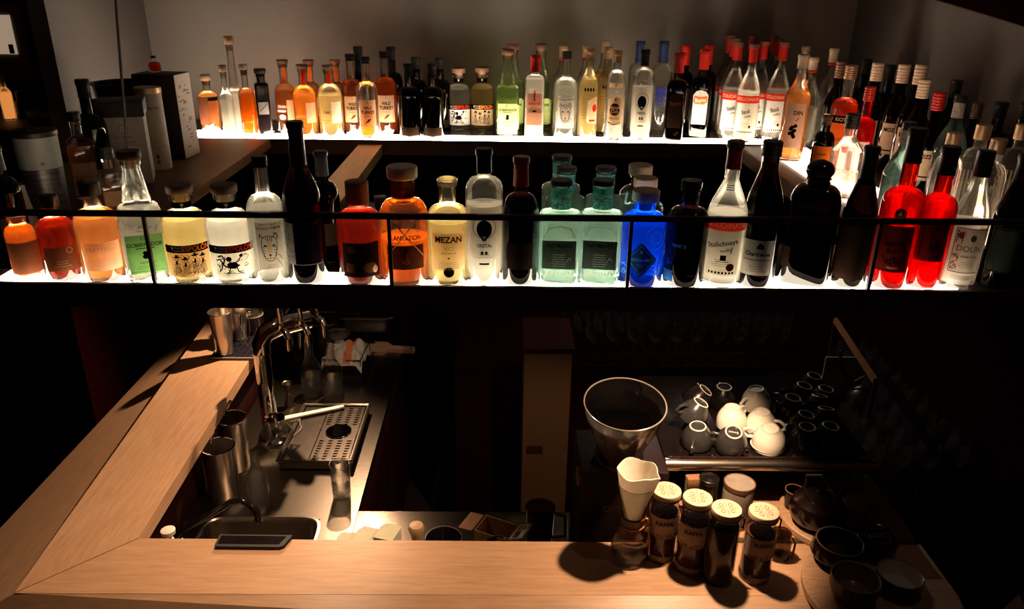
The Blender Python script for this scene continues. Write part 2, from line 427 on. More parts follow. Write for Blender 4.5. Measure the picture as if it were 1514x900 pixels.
def make_label(root, surf, L, base_off=.0006):
    """L: dict(n=name, box=(u0,u1,v0,v1), m=material, art=[(material, [shapes])], text=[(string,size,u,v,material,bold,xscale)])"""
    lab = None
    if L.get('box'):
        mb = MB(); u0, u1, v0, v1 = L['box']
        if L.get('poly'): add2d(mb, surf, L['poly'], [tuple(range(len(L['poly'])))], base_off)
        else:
            nu = max(2, int((u1 - u0) / .003)); nv = max(1, int((v1 - v0) / .02))
            vs = [surf.pt(u0 + (u1 - u0) * i / nu, v0 + (v1 - v0) * j / nv, base_off) for j in range(nv + 1) for i in range(nu + 1)]
            mb.add(vs, [(j * (nu + 1) + i, j * (nu + 1) + i + 1, (j + 1) * (nu + 1) + i + 1, (j + 1) * (nu + 1) + i) for j in range(nv) for i in range(nu)], False)
        lab = mb.build(L.get('n', 'label'), L['m'], root, smooth=False)
    par = lab or root
    for q, (m_, shapes) in enumerate(L.get('art', [])):
        mb = MB()
        for sh in shapes:
            v, f = shape2d(sh); add2d(mb, surf, v, f, base_off + .0004 + .0002 * q)
        mb.build('emblem', m_, par, smooth=False)
    by = {}
    for t in L.get('text', []): by.setdefault(t[4], []).append(t)
    for m_, ts in by.items():
        mb = MB()
        for t in ts:
            s_, size, u, v = t[:4]; bold = t[5] if len(t) > 5 else .0; xs = t[6] if len(t) > 6 else 1; rot = t[7] if len(t) > 7 else 0
            vs, fs = text2d(s_, bold); ca, sa = math.cos(rot), math.sin(rot)
            add2d(mb, surf, [(u + (x * ca * xs - y * sa) * size, v + (x * sa * xs + y * ca) * size) for x, y in vs], fs, base_off + .0014)
        mb.build('lettering', m_, par, smooth=False)
    return lab
def make_cap(root, kind, m, h, rn, zt, prof=None):
    mb = MB()
    if kind == 'screw':
        r = rn * 1.16; z0 = zt - h + .003; p = [(z0, r * .97), (z0 + .001, r)]
        k = 5
        for i in range(k): z = z0 + h * (.12 + .8 * i / k); p += [(z, r), (z + h * .03, r * .955), (z + h * .06, r)]
        p += [(zt + .001, r), (zt + .003, r * .93)]
        mb.lathe(p, 24)
    elif kind == 'foil':
        r = rn * 1.07; z0 = zt - h
        mb.lathe([(z0, r * 1.08), (zt - .035 if h > .05 else z0 + .002, r), (zt - .012, r), (zt - .011, r * 1.12), (zt - .001, r * 1.12), (zt + .002, r)], 24)
    elif kind == 'cork':
        r = rn * 1.42; mb.lathe([(zt + .0005, r * .96), (zt + .002, r), (zt + h - .002, r), (zt + h, r * .94)], 28)
        c = MB().lathe([(zt - .018, rn * .66), (zt + .0006, rn * .68)], 16); c.build('cork', 'cork', root)
    elif kind == 'tall':
        r = rn * 1.22; mb.lathe([(zt - h * .8, r * .98), (zt - h * .78, r), (zt + h * .18, r), (zt + h * .2, r * .92)], 28)
    elif kind == 'ball':
        mb.lathe([(zt + .0005, rn * .9), (zt + h * .15, rn * 1.2)] + [(zt + h * (.2 + .8 * i / 8), rn * 1.35 * math.sqrt(max(0, 1 - ((i - 3.2) / 4.9) ** 2)) + .0005) for i in range(9)], 28)
    mb.build('cap', m, root)
def bottle(name, H, R_, zs, zn, rn, k='round', n=2, asp=1, glass='g_clear', liq=None, lv=.75, cap=('screw', 'cap_black', .025), labels=(), taper=1.0, foot=None, seg=40, lip=1.12, caph=None):
    root = empty(name)
    ck, cm, ch = cap if cap else (None, None, 0)
    up = {'cork': ch, 'ball': ch, 'tall': ch * .2}.get(ck, .003)
    zt = H - up
    rt = rn * taper
    p = [(0, R_ * .90, n, asp), (.002, R_ * .97, n, asp), (.006, R_, n, asp)]
    if foot: p = [(0, R_ * .84, n, asp), (.004, R_ * .88, n, asp), (foot * .7, R_ * .90, n, asp), (foot, R_, n, asp)]
    p += [(zs, R_, n, asp)] + scurve(zs, R_, zn, rn, k, 9, n, 2, asp, 1)
    p += [(zt - .014, rt), (zt - .013, rt * lip), (zt - .002, rt * lip), (zt, rt * (lip - .05))]
    surf = Surf(p)
    MB().lathe(p, seg).build('glass_body', glass, root)
    if liq:
        zl = H * lv; q = []
        for e in p:
            if e[0] <= zl: q.append((max(e[0], .009), e[1] - .0028, e[2], e[3]) if e[0] < .009 else (e[0], e[1] - .0028, e[2], e[3]))
        r_ = surf.at(zl); q.append((zl, r_[0] - .0028, r_[1], r_[2]))
        q = [e for i, e in enumerate(q) if i == 0 or e[0] > q[i - 1][0] + 1e-5]
        q[0] = (.009, q[0][1] * .93, q[0][2], q[0][3])
        MB().lathe(q, seg).build('liquid', liq, root)
    if cap: make_cap(root, ck, cm, ch, rt, zt)
    for L in labels: make_label(root, surf, L)
    root['surf'] = 0; del root['surf']
    root_h[root.name] = H
    return root
root_h = {}
random.seed(7)
def rnd_lines(u0, u1, v0, v1, n, w, seed, hmin=.002):
    rg = random.Random(seed); out = []
    for i in range(n):
        u, v = rg.uniform(u0, u1), rg.uniform(v0, v1); pts = [(u, v)]
        a = rg.uniform(0, 6.28)
        for j in range(3):
            a += rg.uniform(-.9, .9); u = min(max(u + math.cos(a) * .004, u0), u1); v = min(max(v + math.sin(a) * .004, v0), v1); pts.append((u, v))
        out.append(('l', pts, w))
    return out
def small_print(u0, u1, v0, v1, n, w=.0009, seed=1):
    rg = random.Random(seed); out = []
    for i in range(n):
        v = v1 - (v1 - v0) * (i + .5) / n; c = (u0 + u1) / 2; hw = (u1 - u0) / 2 * rg.uniform(.6, 1)
        u = c - hw
        while u < c + hw:
            l = rg.uniform(.0015, .004); out.append(('r', u, min(u + l, c + hw), v - w / 2, v + w / 2)); u += l + .0009
    return out
def gobernador(green=True):
    body, lab = ('l_clear', 'p_green') if green else ('l_green', 'p_lime')
    ink = 'p_ink'
    return bottle('tequila_bottle', .274, .043, .140, .163, .029, 'round', 5, .72, 'g_clear', body, .56, ('cork', 'cap_brown', .018),
        [dict(box=(-.036, .036, .020, .104), m=lab, text=[('GOBERNADOR', .0115, 0, .083, ink, .02, .86), ('El', .012, -.002, .0965, ink, .0), ('RESERVADO', .006, .002, .044, ink, .0, 1.0)],
              art=[(ink, [('r', -.018, .018, .0745, .0762), ('e', 0, .0650, .006, .004), ('p', [(-.008, .056), (-.002, .066), (.004, .064), (.007, .056), (.003, .052), (-.004, .052)]), ('r', -.032, .032, .0245, .0253)] + small_print(-.028, .028, .028, .038, 3, .0007))]),
         dict(box=(.0365, .052, .022, .10), m='p_cream' if green else 'p_lime'),
         dict(art=[(ink, rnd_lines(-.03, .03, .112, .130, 9, .0008, 3))])], taper=.56, lip=1.2)
def espolon(white=True):
    if white:   # a rooster among scribbled figures
        art = rnd_lines(-.034, .034, .022, .066, 34, .0009, 5) + [('l', [(-.030, .062), (-.022, .066), (-.016, .058), (-.020, .046), (-.012, .040), (.002, .038), (.012, .044)], .0032), ('l', [(-.033, .055), (-.026, .058), (-.021, .050), (-.024, .036), (-.030, .030)], .0026), ('l', [(-.034, .046), (-.029, .044), (-.028, .034)], .002),
            ('e', -.002, .045, .011, .006), ('e', -.008, .058, .0055, .0055), ('l', [(-.008, .052), (.0, .048), (.010, .052), (.015, .060)], .0022), ('e', .016, .063, .0035, .003), ('l', [(.016, .066), (.020, .067), (.019, .062)], .0012), ('l', [(-.006, .040), (-.010, .030), (-.016, .026)], .0022), ('l', [(.006, .040), (.008, .030), (.015, .026)], .0022), ('l', [(-.022, .028), (.02, .024)], .0012), ('o', .026, .042, .004, .0009)]
    else:       # four festive figures in hats and skirts
        art = rnd_lines(-.036, .036, .020, .066, 36, .0009, 9)
        for u0, h0 in ((-.026, .0), (-.009, -.004), (.010, .003), (.026, .0)):
            art += [('e', u0, .061 + h0, .0075, .0018), ('e', u0, .0635 + h0, .0032, .003), ('o', u0, .0565 + h0, .0034, .0010), ('l', [(u0, .053 + h0), (u0 - .001, .044 + h0)], .0036), ('l', [(u0 - .006, .044 + h0), (u0 - .001, .050 + h0), (u0 + .006, .045 + h0)], .0014)]
            art += [('l', [(u0 + k_ * .0022, .043 + h0), (u0 + k_ * .0034, .024)], .0011) for k_ in (-2, -1, 0, 1, 2)]
    return bottle('tequila_bottle', .204, .046, .118, .152, .0185, 'round', 2, 1, 'g_clear', 'l_white' if white else 'l_yellow', .66, ('cork', 'cap_brown', .017),
        [dict(box=(-.052, .052, .018, .070), m='p_white' if white else 'p_tan', art=[('p_ink', art)]),
         dict(n='brand_band', box=(-.054, .054, .070, .0865), m='p_ink', text=[('ESPOLÒN', .0158, .016, .0782, 'p_red' if white else 'p_orange', .03, .82), ('PURO', .0065, -.019, .0815, 'p_cream', .0), ('AGAVE', .0065, -.019, .0752, 'p_cream', .0)],
              art=[('p_cream', [('p', [(-.036, .082), (-.033, .084), (-.030, .082), (-.033, .074)])])]),
         dict(n='neck_band', box=(-.05, .05, .157, .170), m='p_ink', art=[('p_white', [('p', [(-.004, .167), (.004, .167), (0, .159)])])])], lip=1.25)
def tiger():
    ink = 'p_ink'; c = .068
    face = [('l', [(-.015, .098), (-.017, .088), (-.015, .072), (-.010, .058), (-.003, .052), (.006, .052), (.012, .058), (.017, .072), (.019, .088), (.016, .100)], .0016),
            ('l', [(-.015, .098), (-.010, .104), (0, .106), (.010, .104), (.016, .100)], .0016), ('l', [(.010, .102), (.016, .112), (.021, .108), (.019, .096)], .0018), ('l', [(-.012, .102), (-.018, .110), (-.020, .100)], .0018),
            ('p', [(-.011, .088), (-.004, .085), (-.006, .082), (-.012, .084)]), ('p', [(.007, .085), (.014, .088), (.014, .084), (.008, .082)]), ('p', [(-.003, .066), (.005, .066), (.001, .061)]),
            ('l', [(.001, .061), (.001, .057)], .001), ('l', [(-.007, .059), (.001, .057), (.009, .059)], .0012)] + [('l', [(-.006 + i * .0045, .103), (-.005 + i * .004, .096 - (i % 2) * .003)], .0014) for i in range(4)] + \
            [('l', [(sx * .016 + .001, .082 - i * .006), (sx * .010 + .001, .080 - i * .006)], .0014) for i in range(4) for sx in (-1, 1)] + \
            [('l', [(.012, .112), (.026, .098)], .0012), ('l', [(.019, .066), (.03, .052)], .0012), ('l', [(.014, .056), (.03, .036)], .001)]
    return bottle('cachaca_bottle', .263, .043, .142, .186, .0165, 'round', 2, 1, 'g_clear', 'l_clear', .60, ('screw', 'cap_black', .022),
        [dict(box=(-.028, .034, .034, .134), m='p_grey', art=[('p_tan', [('p', [(-.003, .092), (.005, .092), (.006, .069), (-.004, .069)])]), (ink, face), ('p_slate', small_print(-.008, .018, .036, .046, 3))], text=[('CACHAÇA PREMIUM', .0075, .002, .122, ink, .01, .8), ('VELHO DE BELEM', .006, .002, .130, ink, 0, .8)])], taper=.9)
def cristal():
    return bottle('vodka_bottle', .278, .038, .190, .222, .0140, 'round', 2, 1, 'g_clear', 'l_white', .60, ('foil', 'cap_black', .046),
        [dict(box=(-.031, .031, .060, .165), m='p_white', art=[('p_ink', [('e', 0, .122, .0155, .019), ('p', [(-.008, .108), (.008, .108), (.003, .098), (-.003, .098)]), ('e', -.004, .082 - .009, .003, .003), ('e', .004, .073, .003, .003), ('r', -.009, .009, .0685, .0700), ('o', 0, .126, .024, .0012)]), ('p_white', [('p', [(-.004, .108), (.004, .108), (0, .101)])])],
              text=[('CRISTAL', .0095, 0, .088, 'p_ink', .03, .85)]),
         dict(n='small_label', box=(-.010, .010, .047, .051), m='p_ink'),
         dict(art=[('p_ink', small_print(-.016, .016, .177, .184, 2))])], foot=.030)
def havana():
    return bottle('rum_bottle', .275, .0345, .165, .215, .0135, 'round', 2, 1, 'g_clear', 'l_clear', .62, ('foil', 'cap_gold', .034),
        [dict(box=(-.028, .028, .052, .138), m='p_tan', poly=[(-.026, .058), (-.018, .053), (0, .051), (.018, .053), (.026, .058), (.027, .128), (.018, .136), (0, .139), (-.018, .136), (-.027, .128)],
              art=[('p_dkred', [('e', 0, .100, .0185, .019), ('p', [(-.024, .064), (-.012, .057), (0, .055), (.012, .057), (.024, .064), (.022, .058), (0, .051), (-.022, .058)])]), ('p_ink', [('l', [(-.004, .120), (0, .132), (.004, .122)], .002), ('e', .001, .133, .0022, .0022)])],
              text=[('Havana', .0155, 0, .106, 'p_cream', .02, .78), ('Club', .0155, 0, .094, 'p_cream', .02, .85), ('AÑEJO 3 AÑOS', .0068, 0, .0715, 'p_ink', .02, .9)]),
         dict(n='neck_band', box=(-.024, .024, .166, .180), m='p_cream', text=[('3', .011, 0, .173, 'p_ink', .03)])])
def gold_rum():
    return bottle('rum_bottle', .278, .036, .158, .212, .0135, 'bell', 2, 1, 'g_clear', 'l_yellow', .66, ('foil', 'cap_gold', .034),
        [dict(box=(-.004, .038, .050, .132), m='p_cream', poly=[(-.004, .058), (.002, .052), (.038, .048), (.038, .134), (.018, .130), (-.001, .120)], art=[('p_red', [('e', .026, .098, .010, .012), ('r', .006, .030, .056, .062)])]),
         dict(art=[('p_ink', [('e', -.012 + i * .010, .155, .0035, .006) for i in range(4)] + small_print(-.022, -.008, .06, .13, 7))])])
def stoli(front=False):
    return bottle('vodka_bottle', .300, .0415, .145, .222, .0145, 'bell', 2, 1, 'g_clear', 'l_white', .52, ('foil', 'cap_red', .052),
        [dict(box=(-.037, .037, .030, .125), m='p_white' if not front else 'p_grey', art=[('p_ink', ([('r', -.004, .008, .062, .074), ('l', [(-.01, .060), (.014, .060)], .001), ('l', [(.016, .078), (.018, .092)], .002)] if front else []) + small_print(-.022, .022, .048, .066, 4) + [('r', -.026 + i * .007, -.022 + i * .007, .033, .038) for i in range(8)]), ('p_dkred', [('e', .018, .048, .0085, .0085)] if front else [('e', .016, .052, .004, .005)])],
              text=[('Stolichnaya' if front else 'Stoli', .0145 if front else .017, -.002, .098, 'p_ink', .02, .95, .22), ('vodka', .010, .006, .085, 'p_ink', .01, .95, .22)]),
         dict(n='brand_band', box=(-.050, .050, .125, .148), m='p_red', text=[('STOLICHNAYA', .0145, 0, .1365, 'p_cream', .02, .82)]),
         dict(art=[('p_ink', [('r', -.008, .008, .205 + i * .004, .2065 + i * .004) for i in range(3)])])], taper=.95, foot=.012)
def add_cap_top(root, m='cap_brown'):
    H_ = root_h[root.name]; MB().lathe([(H_ - .0005, .0150), (H_ - .012, .0178), (H_ - .0005, .0178), (H_ + .001, .0150)][1:], 24).build('cap_top', m, root); return root
def hayman(labelled=True):
    return bottle('gin_bottle', .208, .041, .136, .146, .0185, 'round', 6, .75, 'g_aqua', 'l_clear', .74, ('screw', 'cap_grey', .010),
        [dict(box=(-.033, .033, .036, .094), m='p_slate', text=[('HAYMAN\'S', .0125, 0, .084, 'p_ink', .025, .8), ('OF LONDON', .0062, 0, .075, 'p_ink', .0, 1)], art=[('p_grey', small_print(-.018, .018, .040, .068, 6, .0011) + [('l', [(.014, .05), (.02, .06), (.024, .055)], .001)])]),
         dict(art=[('p_teal', [('l', [(-.030, .10), (-.022, .118), (0, .124), (.022, .118), (.030, .10)], .0012)])] + [('p_grey', [('r', -.028 + i * .0065, -.024 + i * .0065, .024 + (i % 2) * .003, .031) for i in range(9)])]),
         dict(n='neck_sleeve', box=(-.055, .055, .152, .194), m='p_teal', art=[('p_white', rnd_lines(-.03, .03, .154, .192, 55, .0013, 11))])], lip=1.05)
def bluegin():
    return bottle('gin_bottle', .190, .044, .122, .148, .0185, 'round', 2, 1, 'g_blue', None, .7, ('cork', 'wood_cap', .022),
        [dict(box=(-.03, .03, .026, .092), m='p_blue', poly=[(0, .024), (.032, .060), (0, .096), (-.032, .060)], art=[('p_lightblue', [('l', [(0, .031), (.026, .060), (0, .089), (-.026, .060), (0, .031)], .0012), ('e', 0, .077, .003, .004), ('r', -.009, .009, .0500, .0510), ('r', -.006, .006, .0460, .0470)])],
              text=[('BARTOLOMEO', .0075, 0, .0605, 'p_lightblue', .02, .85)]),
         dict(art=[('p_lightblue', rnd_lines(-.045, -.02, .028, .05, 16, .0012, 2) + rnd_lines(.02, .045, .028, .05, 16, .0012, 4) + [('o', .028, .105, .024, .0015), ('o', .028, .105, .013, .002)])])])
def mezan():
    return bottle('rum_bottle', .210, .041, .128, .158, .0165, 'round', 2, 1, 'g_clear', 'l_yellow', .60, ('foil', 'g_clear', .012),
        [dict(box=(-.034, .034, .034, .110), m='p_cream', text=[('MEZAN', .0165, 0, .097, 'p_dkred', .035, .95), ('XO', .0125, 0, .079, 'p_gold', .0, 1.1), ('JAMAICA', .0055, 0, .070, 'p_brown', .0, 1.3)], art=[('p_brown', small_print(-.026, .026, .038, .052, 4, .0008) + [('r', -.02, .02, .0895, .0900), ('p', [(-.003, .061), (.003, .061), (0, .057)])])]),
         dict(n='seal', box=(-.011, .011, .018, .040), m='p_ink', poly=[(.0105 * math.cos(i * .3142), .0305 + .0105 * math.sin(i * .3142)) for i in range(20)])])
def plantation():
    r = bottle('rum_bottle', .218, .046, .118, .160, .0195, 'round', 2, 1, 'g_clear', 'l_whisky', .40, ('cork', 'white_plastic', .022),
        [dict(box=(-.036, .036, .036, .082), m='p_brown', text=[('XO', .010, 0, .05, 'p_tan', .0)], art=[('p_ink', [('r', -.001, .001, .06, .075), ('l', [(-.006, .07), (0, .075), (.006, .07)], .0015)])]),
         dict(text=[('PLANTATION', .012, 0, .096, 'p_dkred', .03, .8)]),
         dict(n='neck_band', box=(-.05, .05, .164, .186), m='p_brown', art=[('p_tan', [('o', 0, .175, .006, .001)])], text=[('20', .006, 0, .175, 'p_tan')])])
    surf = Surf([(0, .046), (.118, .046)] + scurve(.118, .046, .160, .0195, 'round'))
    mb = MB()
    for s_ in (-1, 1): mb.tube([surf.pt(s_ * (-.034 + .068 * i / 12), .145 - .085 * i / 12, .0016) for i in range(13)], .0011, 6)
    mb.tube([surf.pt(.07 * math.cos(t * .314), .150, .001) if False else (.026 * math.cos(t * .314), .026 * math.sin(t * .314), .154) for t in range(20)], .0012, 6, True)
    mb.build('straw_netting', 'twine', r)
    MB().lathe([(.1955, .0275), (.197, .0285), (.2175, .0285), (.219, .027)][:0] or [(.160, .0205), (.163, .0215), (.1635, .0205)], 24).build('neck_ring', 'twine', r)
    return r
def navy():
    return bottle('rum_bottle', .208, .045, .128, .150, .0190, 'round', 2, 1, 'g_clear', 'l_rust', .72, ('tall', 'cap_brown', .045),
        [dict(box=(-.040, .040, .020, .092), m='p_dimbrown', text=[('NAVY ISLAND', .0105, 0, .064, 'p_ink', .03, .85)], art=[('p_brown', [('p', [(-.034, .03), (-.01, .03), (-.004, .048), (-.03, .052)]), ('e', .018, .040, .014, .012), ('e', -.016, .078, .012, .008)]), ('p_ink', [('p', [(-.006, .072), (0, .080), (.010, .072)]), ('r', -.03, .03, .050, .053)])]),
         dict(art=[('p_cream', [('e', .028, .035, .006, .008)])])])
def bigdark():
    return bottle('sparkling_wine_bottle', .338, .047, .165, .255, .0165, 'bell', 2, 1, 'g_dark', None, .7, ('foil', 'cap_black', .09),
        [dict(box=(-.060, .034, .045, .135), m='p_grey', art=[('p_ink', rnd_lines(-.055, -.03, .05, .13, 20, .001, 8) + [('r', -.028, .034, .046, .134)])])])  # black patch covers the label, leaving one edge pale as if lit
def winedark(redneck=True):
    return bottle('wine_bottle', .285, .0405, .150, .205, .0150, 'round', 2, 1, 'g_dark', None, .7, ('foil', 'cap_red' if redneck else 'cap_black', .062),
        [dict(box=(-.03, .03, .04, .10), m='p_dimbrown', text=[('RESERVA', .008, 0, .075, 'p_brown')][:0])])
def whitebottle():
    return bottle('rum_bottle', .208, .0405, .128, .155, .0170, 'round', 2, 1, 'g_dark', None, .7, ('foil', 'g_dark', .018),
        [dict(text=[('WHITE', .0085, -.012, .086, 'p_lightblue', .03)]), dict(n='base_label_or_glow', box=(-.05, -.02, .012, .034), m='p_blue')])  # blue patch at the base stands in for a glow there
def chart():
    return bottle('liqueur_bottle', .300, .0400, .150, .245, .0170, 'bell', 2, 1, 'g_dark', None, .7, ('screw', 'cap_black', .030),
        [dict(box=(-.034, .034, .030, .105), m='p_grey', text=[('Chartreuse', .0125, 0, .076, 'p_ink', .03, .85)], art=[('p_ink', [('r', -.028, .028, .0625, .0640)] + small_print(-.02, .02, .036, .052, 3) + [('p', [(-.004, .088), (.002, .100), (.010, .096), (.012, .086)])])]),
         dict(n='side_label', box=(-.052, -.040, .055, .115), m='p_slate')])
def decanter():
    return bottle('cognac_bottle', .235, .0520, .155, .190, .0210, 'round', 4, .75, 'g_dark', None, .7, ('ball', 'black_gloss', .040),
        [dict(n='side_label', box=(-.054, -.034, .035, .075), m='p_dimbrown')])
def slimdark():
    return bottle('vermouth_bottle', .295, .0405, .140, .235, .0155, 'bell', 2, 1, 'g_dark', 'l_dark', .5, ('foil', 'cap_black', .075),
        [dict(box=(-.044, .036, .02, .135), m='p_dimbrown')])
def amaro():
    return bottle('bitter_bottle', .300, .0425, .160, .190, .0165, 'round', 2, 1, 'g_red', 'l_redorange', .64, ('foil', 'cap_black', .060),
        [dict(box=(-.036, .036, .036, .125), m='p_dkred', text=[('Amaro', .014, -.002, .092, 'p_ink', .03, .9, .15), ('Rosso', .014, .004, .078, 'p_ink', .03, .9, .15), ('MILANO', .0055, .004, .0445, 'p_tan', 0)], art=[('p_ink', [('r', -.028, .034, .0385, .0395)] + rnd_lines(-.02, .02, .052, .066, 20, .0016, 3)), ('p_brown', [('o', 0, .145, .013, .0015)][:0])]),
         dict(n='round_seal', box=(-.013, .013, .14, .17), m='p_dkred', poly=[(.011 * math.cos(i * .3142), .148 + .011 * math.sin(i * .3142)) for i in range(20)], text=[('A', .012, 0, .148, 'p_tan')])], taper=.95)
def campari():
    return bottle('bitter_bottle', .272, .0385, .150, .180, .0165, 'round', 2, 1, 'g_red', 'l_red', .66, ('foil', 'cap_black', .050),
        [dict(box=(-.030, .034, .058, .135), m='p_dkred', art=[('p_ink', rnd_lines(0, .028, .062, .13, 50, .0014, 6) + [('r', -.018, -.016, .06, .13)])])])
def dolin():
    return bottle('vermouth_bottle', .275, .0390, .135, .215, .0165, 'bell', 2, 1, 'g_clear', 'l_white', .50, ('tall', 'cap_black', .050),
        [dict(box=(-.022, .044, .036, .128), m='p_grey', text=[('DOLIN', .0165, .012, .086, 'p_dkred', .0, 1.0), ('VERMOUTH', .0068, .014, .070, 'p_brown', .02, .9)],
              art=[('p_brown', [('l', [(-.021, .037), (.043, .037), (.043, .127), (-.021, .127), (-.021, .037)], .0016), ('e', .016, .108, .006, .007), ('e', -.008, .112, .005, .007)] + rnd_lines(-.018, -.006, .042, .075, 22, .0014, 2) + rnd_lines(-.018, 0, .095, .122, 22, .0014, 12) + small_print(-.002, .03, .046, .06, 4))]),
         dict(n='base_band', box=(-.03, .04, .020, .032), m='p_grey', art=[('p_slate', small_print(-.02, .034, .022, .030, 3))])], taper=.9)
def beefeater():
    return bottle('gin_bottle', .268, .0350, .188, .205, .0165, 'round', 6, .85, 'g_clear', 'l_white', .72, ('foil', 'cap_red', .050),
        [dict(box=(-.028, .028, .050, .150), m='p_pink', text=[('BEEFEATER', .0098, 0, .118, 'p_red', .03, .9), ('LONDON', .0055, 0, .108, 'p_red', .0, 1.1)],
              art=[('p_red', [('p', [(-.004, .126), (.003, .126), (.002, .142), (.004, .150), (-.001, .156), (-.004, .148)]), ('e', 0, .157, .0025, .003), ('l', [(-.002, .148), (-.007, .140)], .0015)]), ('p_cream', [('r', -.024, .024, .088, .104)]), ('p_ink', [('e', 0, .094, .008, .003)])])])
def bayou():
    return bottle('rum_bottle', .285, .0370, .170, .200, .0165, 'round', 5, .8, 'g_dark', None, .7, ('foil', 'cap_red', .062),
        [dict(box=(-.028, .028, .042, .155), m='p_white', poly=[(-.026, .045), (.026, .045), (.028, .14), (.018, .152), (0, .157), (-.018, .152), (-.028, .14)], art=[('p_orange', [('p', [(-.026, .118), (-.02, .112), (.012, .110), (.026, .118), (.024, .138), (0, .134), (-.022, .138)]), ('r', .008, .018, .068, .070)])], text=[('Bayou', .019, 0, .1245, 'p_white', .03, .85, .1)])])
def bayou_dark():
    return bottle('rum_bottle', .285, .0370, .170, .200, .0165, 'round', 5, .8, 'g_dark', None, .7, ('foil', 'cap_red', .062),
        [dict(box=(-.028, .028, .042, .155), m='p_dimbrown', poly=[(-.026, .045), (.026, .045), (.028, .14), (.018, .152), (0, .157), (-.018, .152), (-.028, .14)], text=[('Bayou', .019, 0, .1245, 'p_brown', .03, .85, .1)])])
def turkey(pale=False):
    return bottle('whiskey_bottle', .290, .0400, .160, .200, .0150, 'round', 2, 1, 'g_clear', 'l_whisky' if not pale else 'l_amber', .62 if not pale else .14, ('foil', 'cap_black', .022),
        [dict(box=(-.032, .032, .045, .140), m='p_tan', text=[('WILD', .0145, 0, .112, 'p_ink', .03, .85), ('TURKEY', .0165, 0, .096, 'p_ink', .035, .82), ('BOURBON', .006, 0, .082, 'p_brown', 0)], art=[('p_brown', [('p', [(-.012, .055), (.004, .062), (.012, .074), (0, .072)]), ('e', 0, .132, .002, .002)])])],
        foot=.02 if pale else None)
def mezcal(k=0):
    return bottle('mezcal_bottle', .262 - .01 * k, .0480 if k else .043, .130, .178, .0170, 'round', 2, 1, 'g_clear', ['l_amber', 'l_amber', 'l_yellow'][k], .58, ('cork', 'cap_brown', .012),
        [dict(box=(.002, .046, .050, .122), m=['p_tan', 'p_cream', 'p_white'][k]),
         dict(text=[(['CIRABU', 'LIMBER', 'CUME'][k], .0125, -.018, [.098, .074, .086][k], ['p_white', 'p_gold', 'p_brown'][k], .03, .85)], art=[(['p_white', 'p_gold', 'p_brown'][k], [('r', -.042, -.004, .078 if k == 0 else .058, .086 if k == 0 else .0595), ('e', -.02, .060, .014, .010) if k == 0 else ('r', -.03, -.01, .050, .0515)])]),
         dict(n='neck_strip', box=(-.007, .010, .180, .236 - .01 * k), m='p_orange' if k == 0 else 'p_red')], lip=1.15)
def blackbottle():
    return bottle('liqueur_bottle', .265, .0400, .150, .185, .0150, 'round', 2, 1, 'g_dark', None, .7, ('foil', 'cap_black', .04),
        [dict(box=(-.035, .035, .01, .04), m='p_dimbrown', n='base_label_or_glow')])
def bluecap():
    return bottle('vodka_bottle', .295, .0380, .195, .222, .0150, 'round', 2, 1, 'g_clear', 'l_clear', .70, ('foil', 'cap_navy', .065),
        [dict(box=(-.020, .020, .120, .150), m='p_navyprint'), dict(text=[('Q', .034, 0, .110, 'p_navyprint', .05), ('VODKA', .008, 0, .07, 'p_navyprint', .0), ('CRISTAL', .007, 0, .055, 'p_navyprint', 0)][:2], art=[('p_navyprint', [('o', 0, .110, .019, .003)])])])
def amberslim():
    return bottle('liqueur_bottle', .225, .0290, .135, .150, .0110, 'round', 2, 1, 'g_clear', 'l_whisky', .60, ('cork', 'wood_cap', .016), [dict(text=[('OSIRIS', .009, 0, .045, 'p_gold', .02)])])
def fluted():
    return bottle('eau_de_vie_bottle', .225, .0250, .120, .150, .0100, 's', 6, 1, 'g_clear', 'l_clear', .5, ('cork', 'wood_cap', .022), [])
def tallwhite():
    return bottle('grappa_bottle', .300, .0330, .105, .135, .0170, 'round', 2, 1, 'g_frost', 'l_white', .38, ('cork', 'wood_cap', .026), [], taper=.70)
def stopdark():
    return bottle('liqueur_bottle', .212, .0370, .130, .150, .0135, 'round', 2, 1, 'g_clear', 'l_orange', .60, ('cork', 'wood_cap', .022), [dict(n='dark_sleeve', box=(-.058, -.002, .03, .13), m='p_brown'), dict(n='shoulder_print', box=(-.04, .04, .118, .132), m='p_ink')])
def blacksquare():
    return bottle('liqueur_bottle', .245, .0260, .185, .195, .0150, 'round', 6, 1, 'black_gloss', None, .5, ('cork', 'cap_grey', .018), [dict(box=(-.018, .018, .08, .125), m='p_grey', art=[('p_ink', [('l', [(-.015, .09), (.015, .12)], .002)])]), dict(box=(-.02, .02, .0, .001), m='p_ink')][:1])
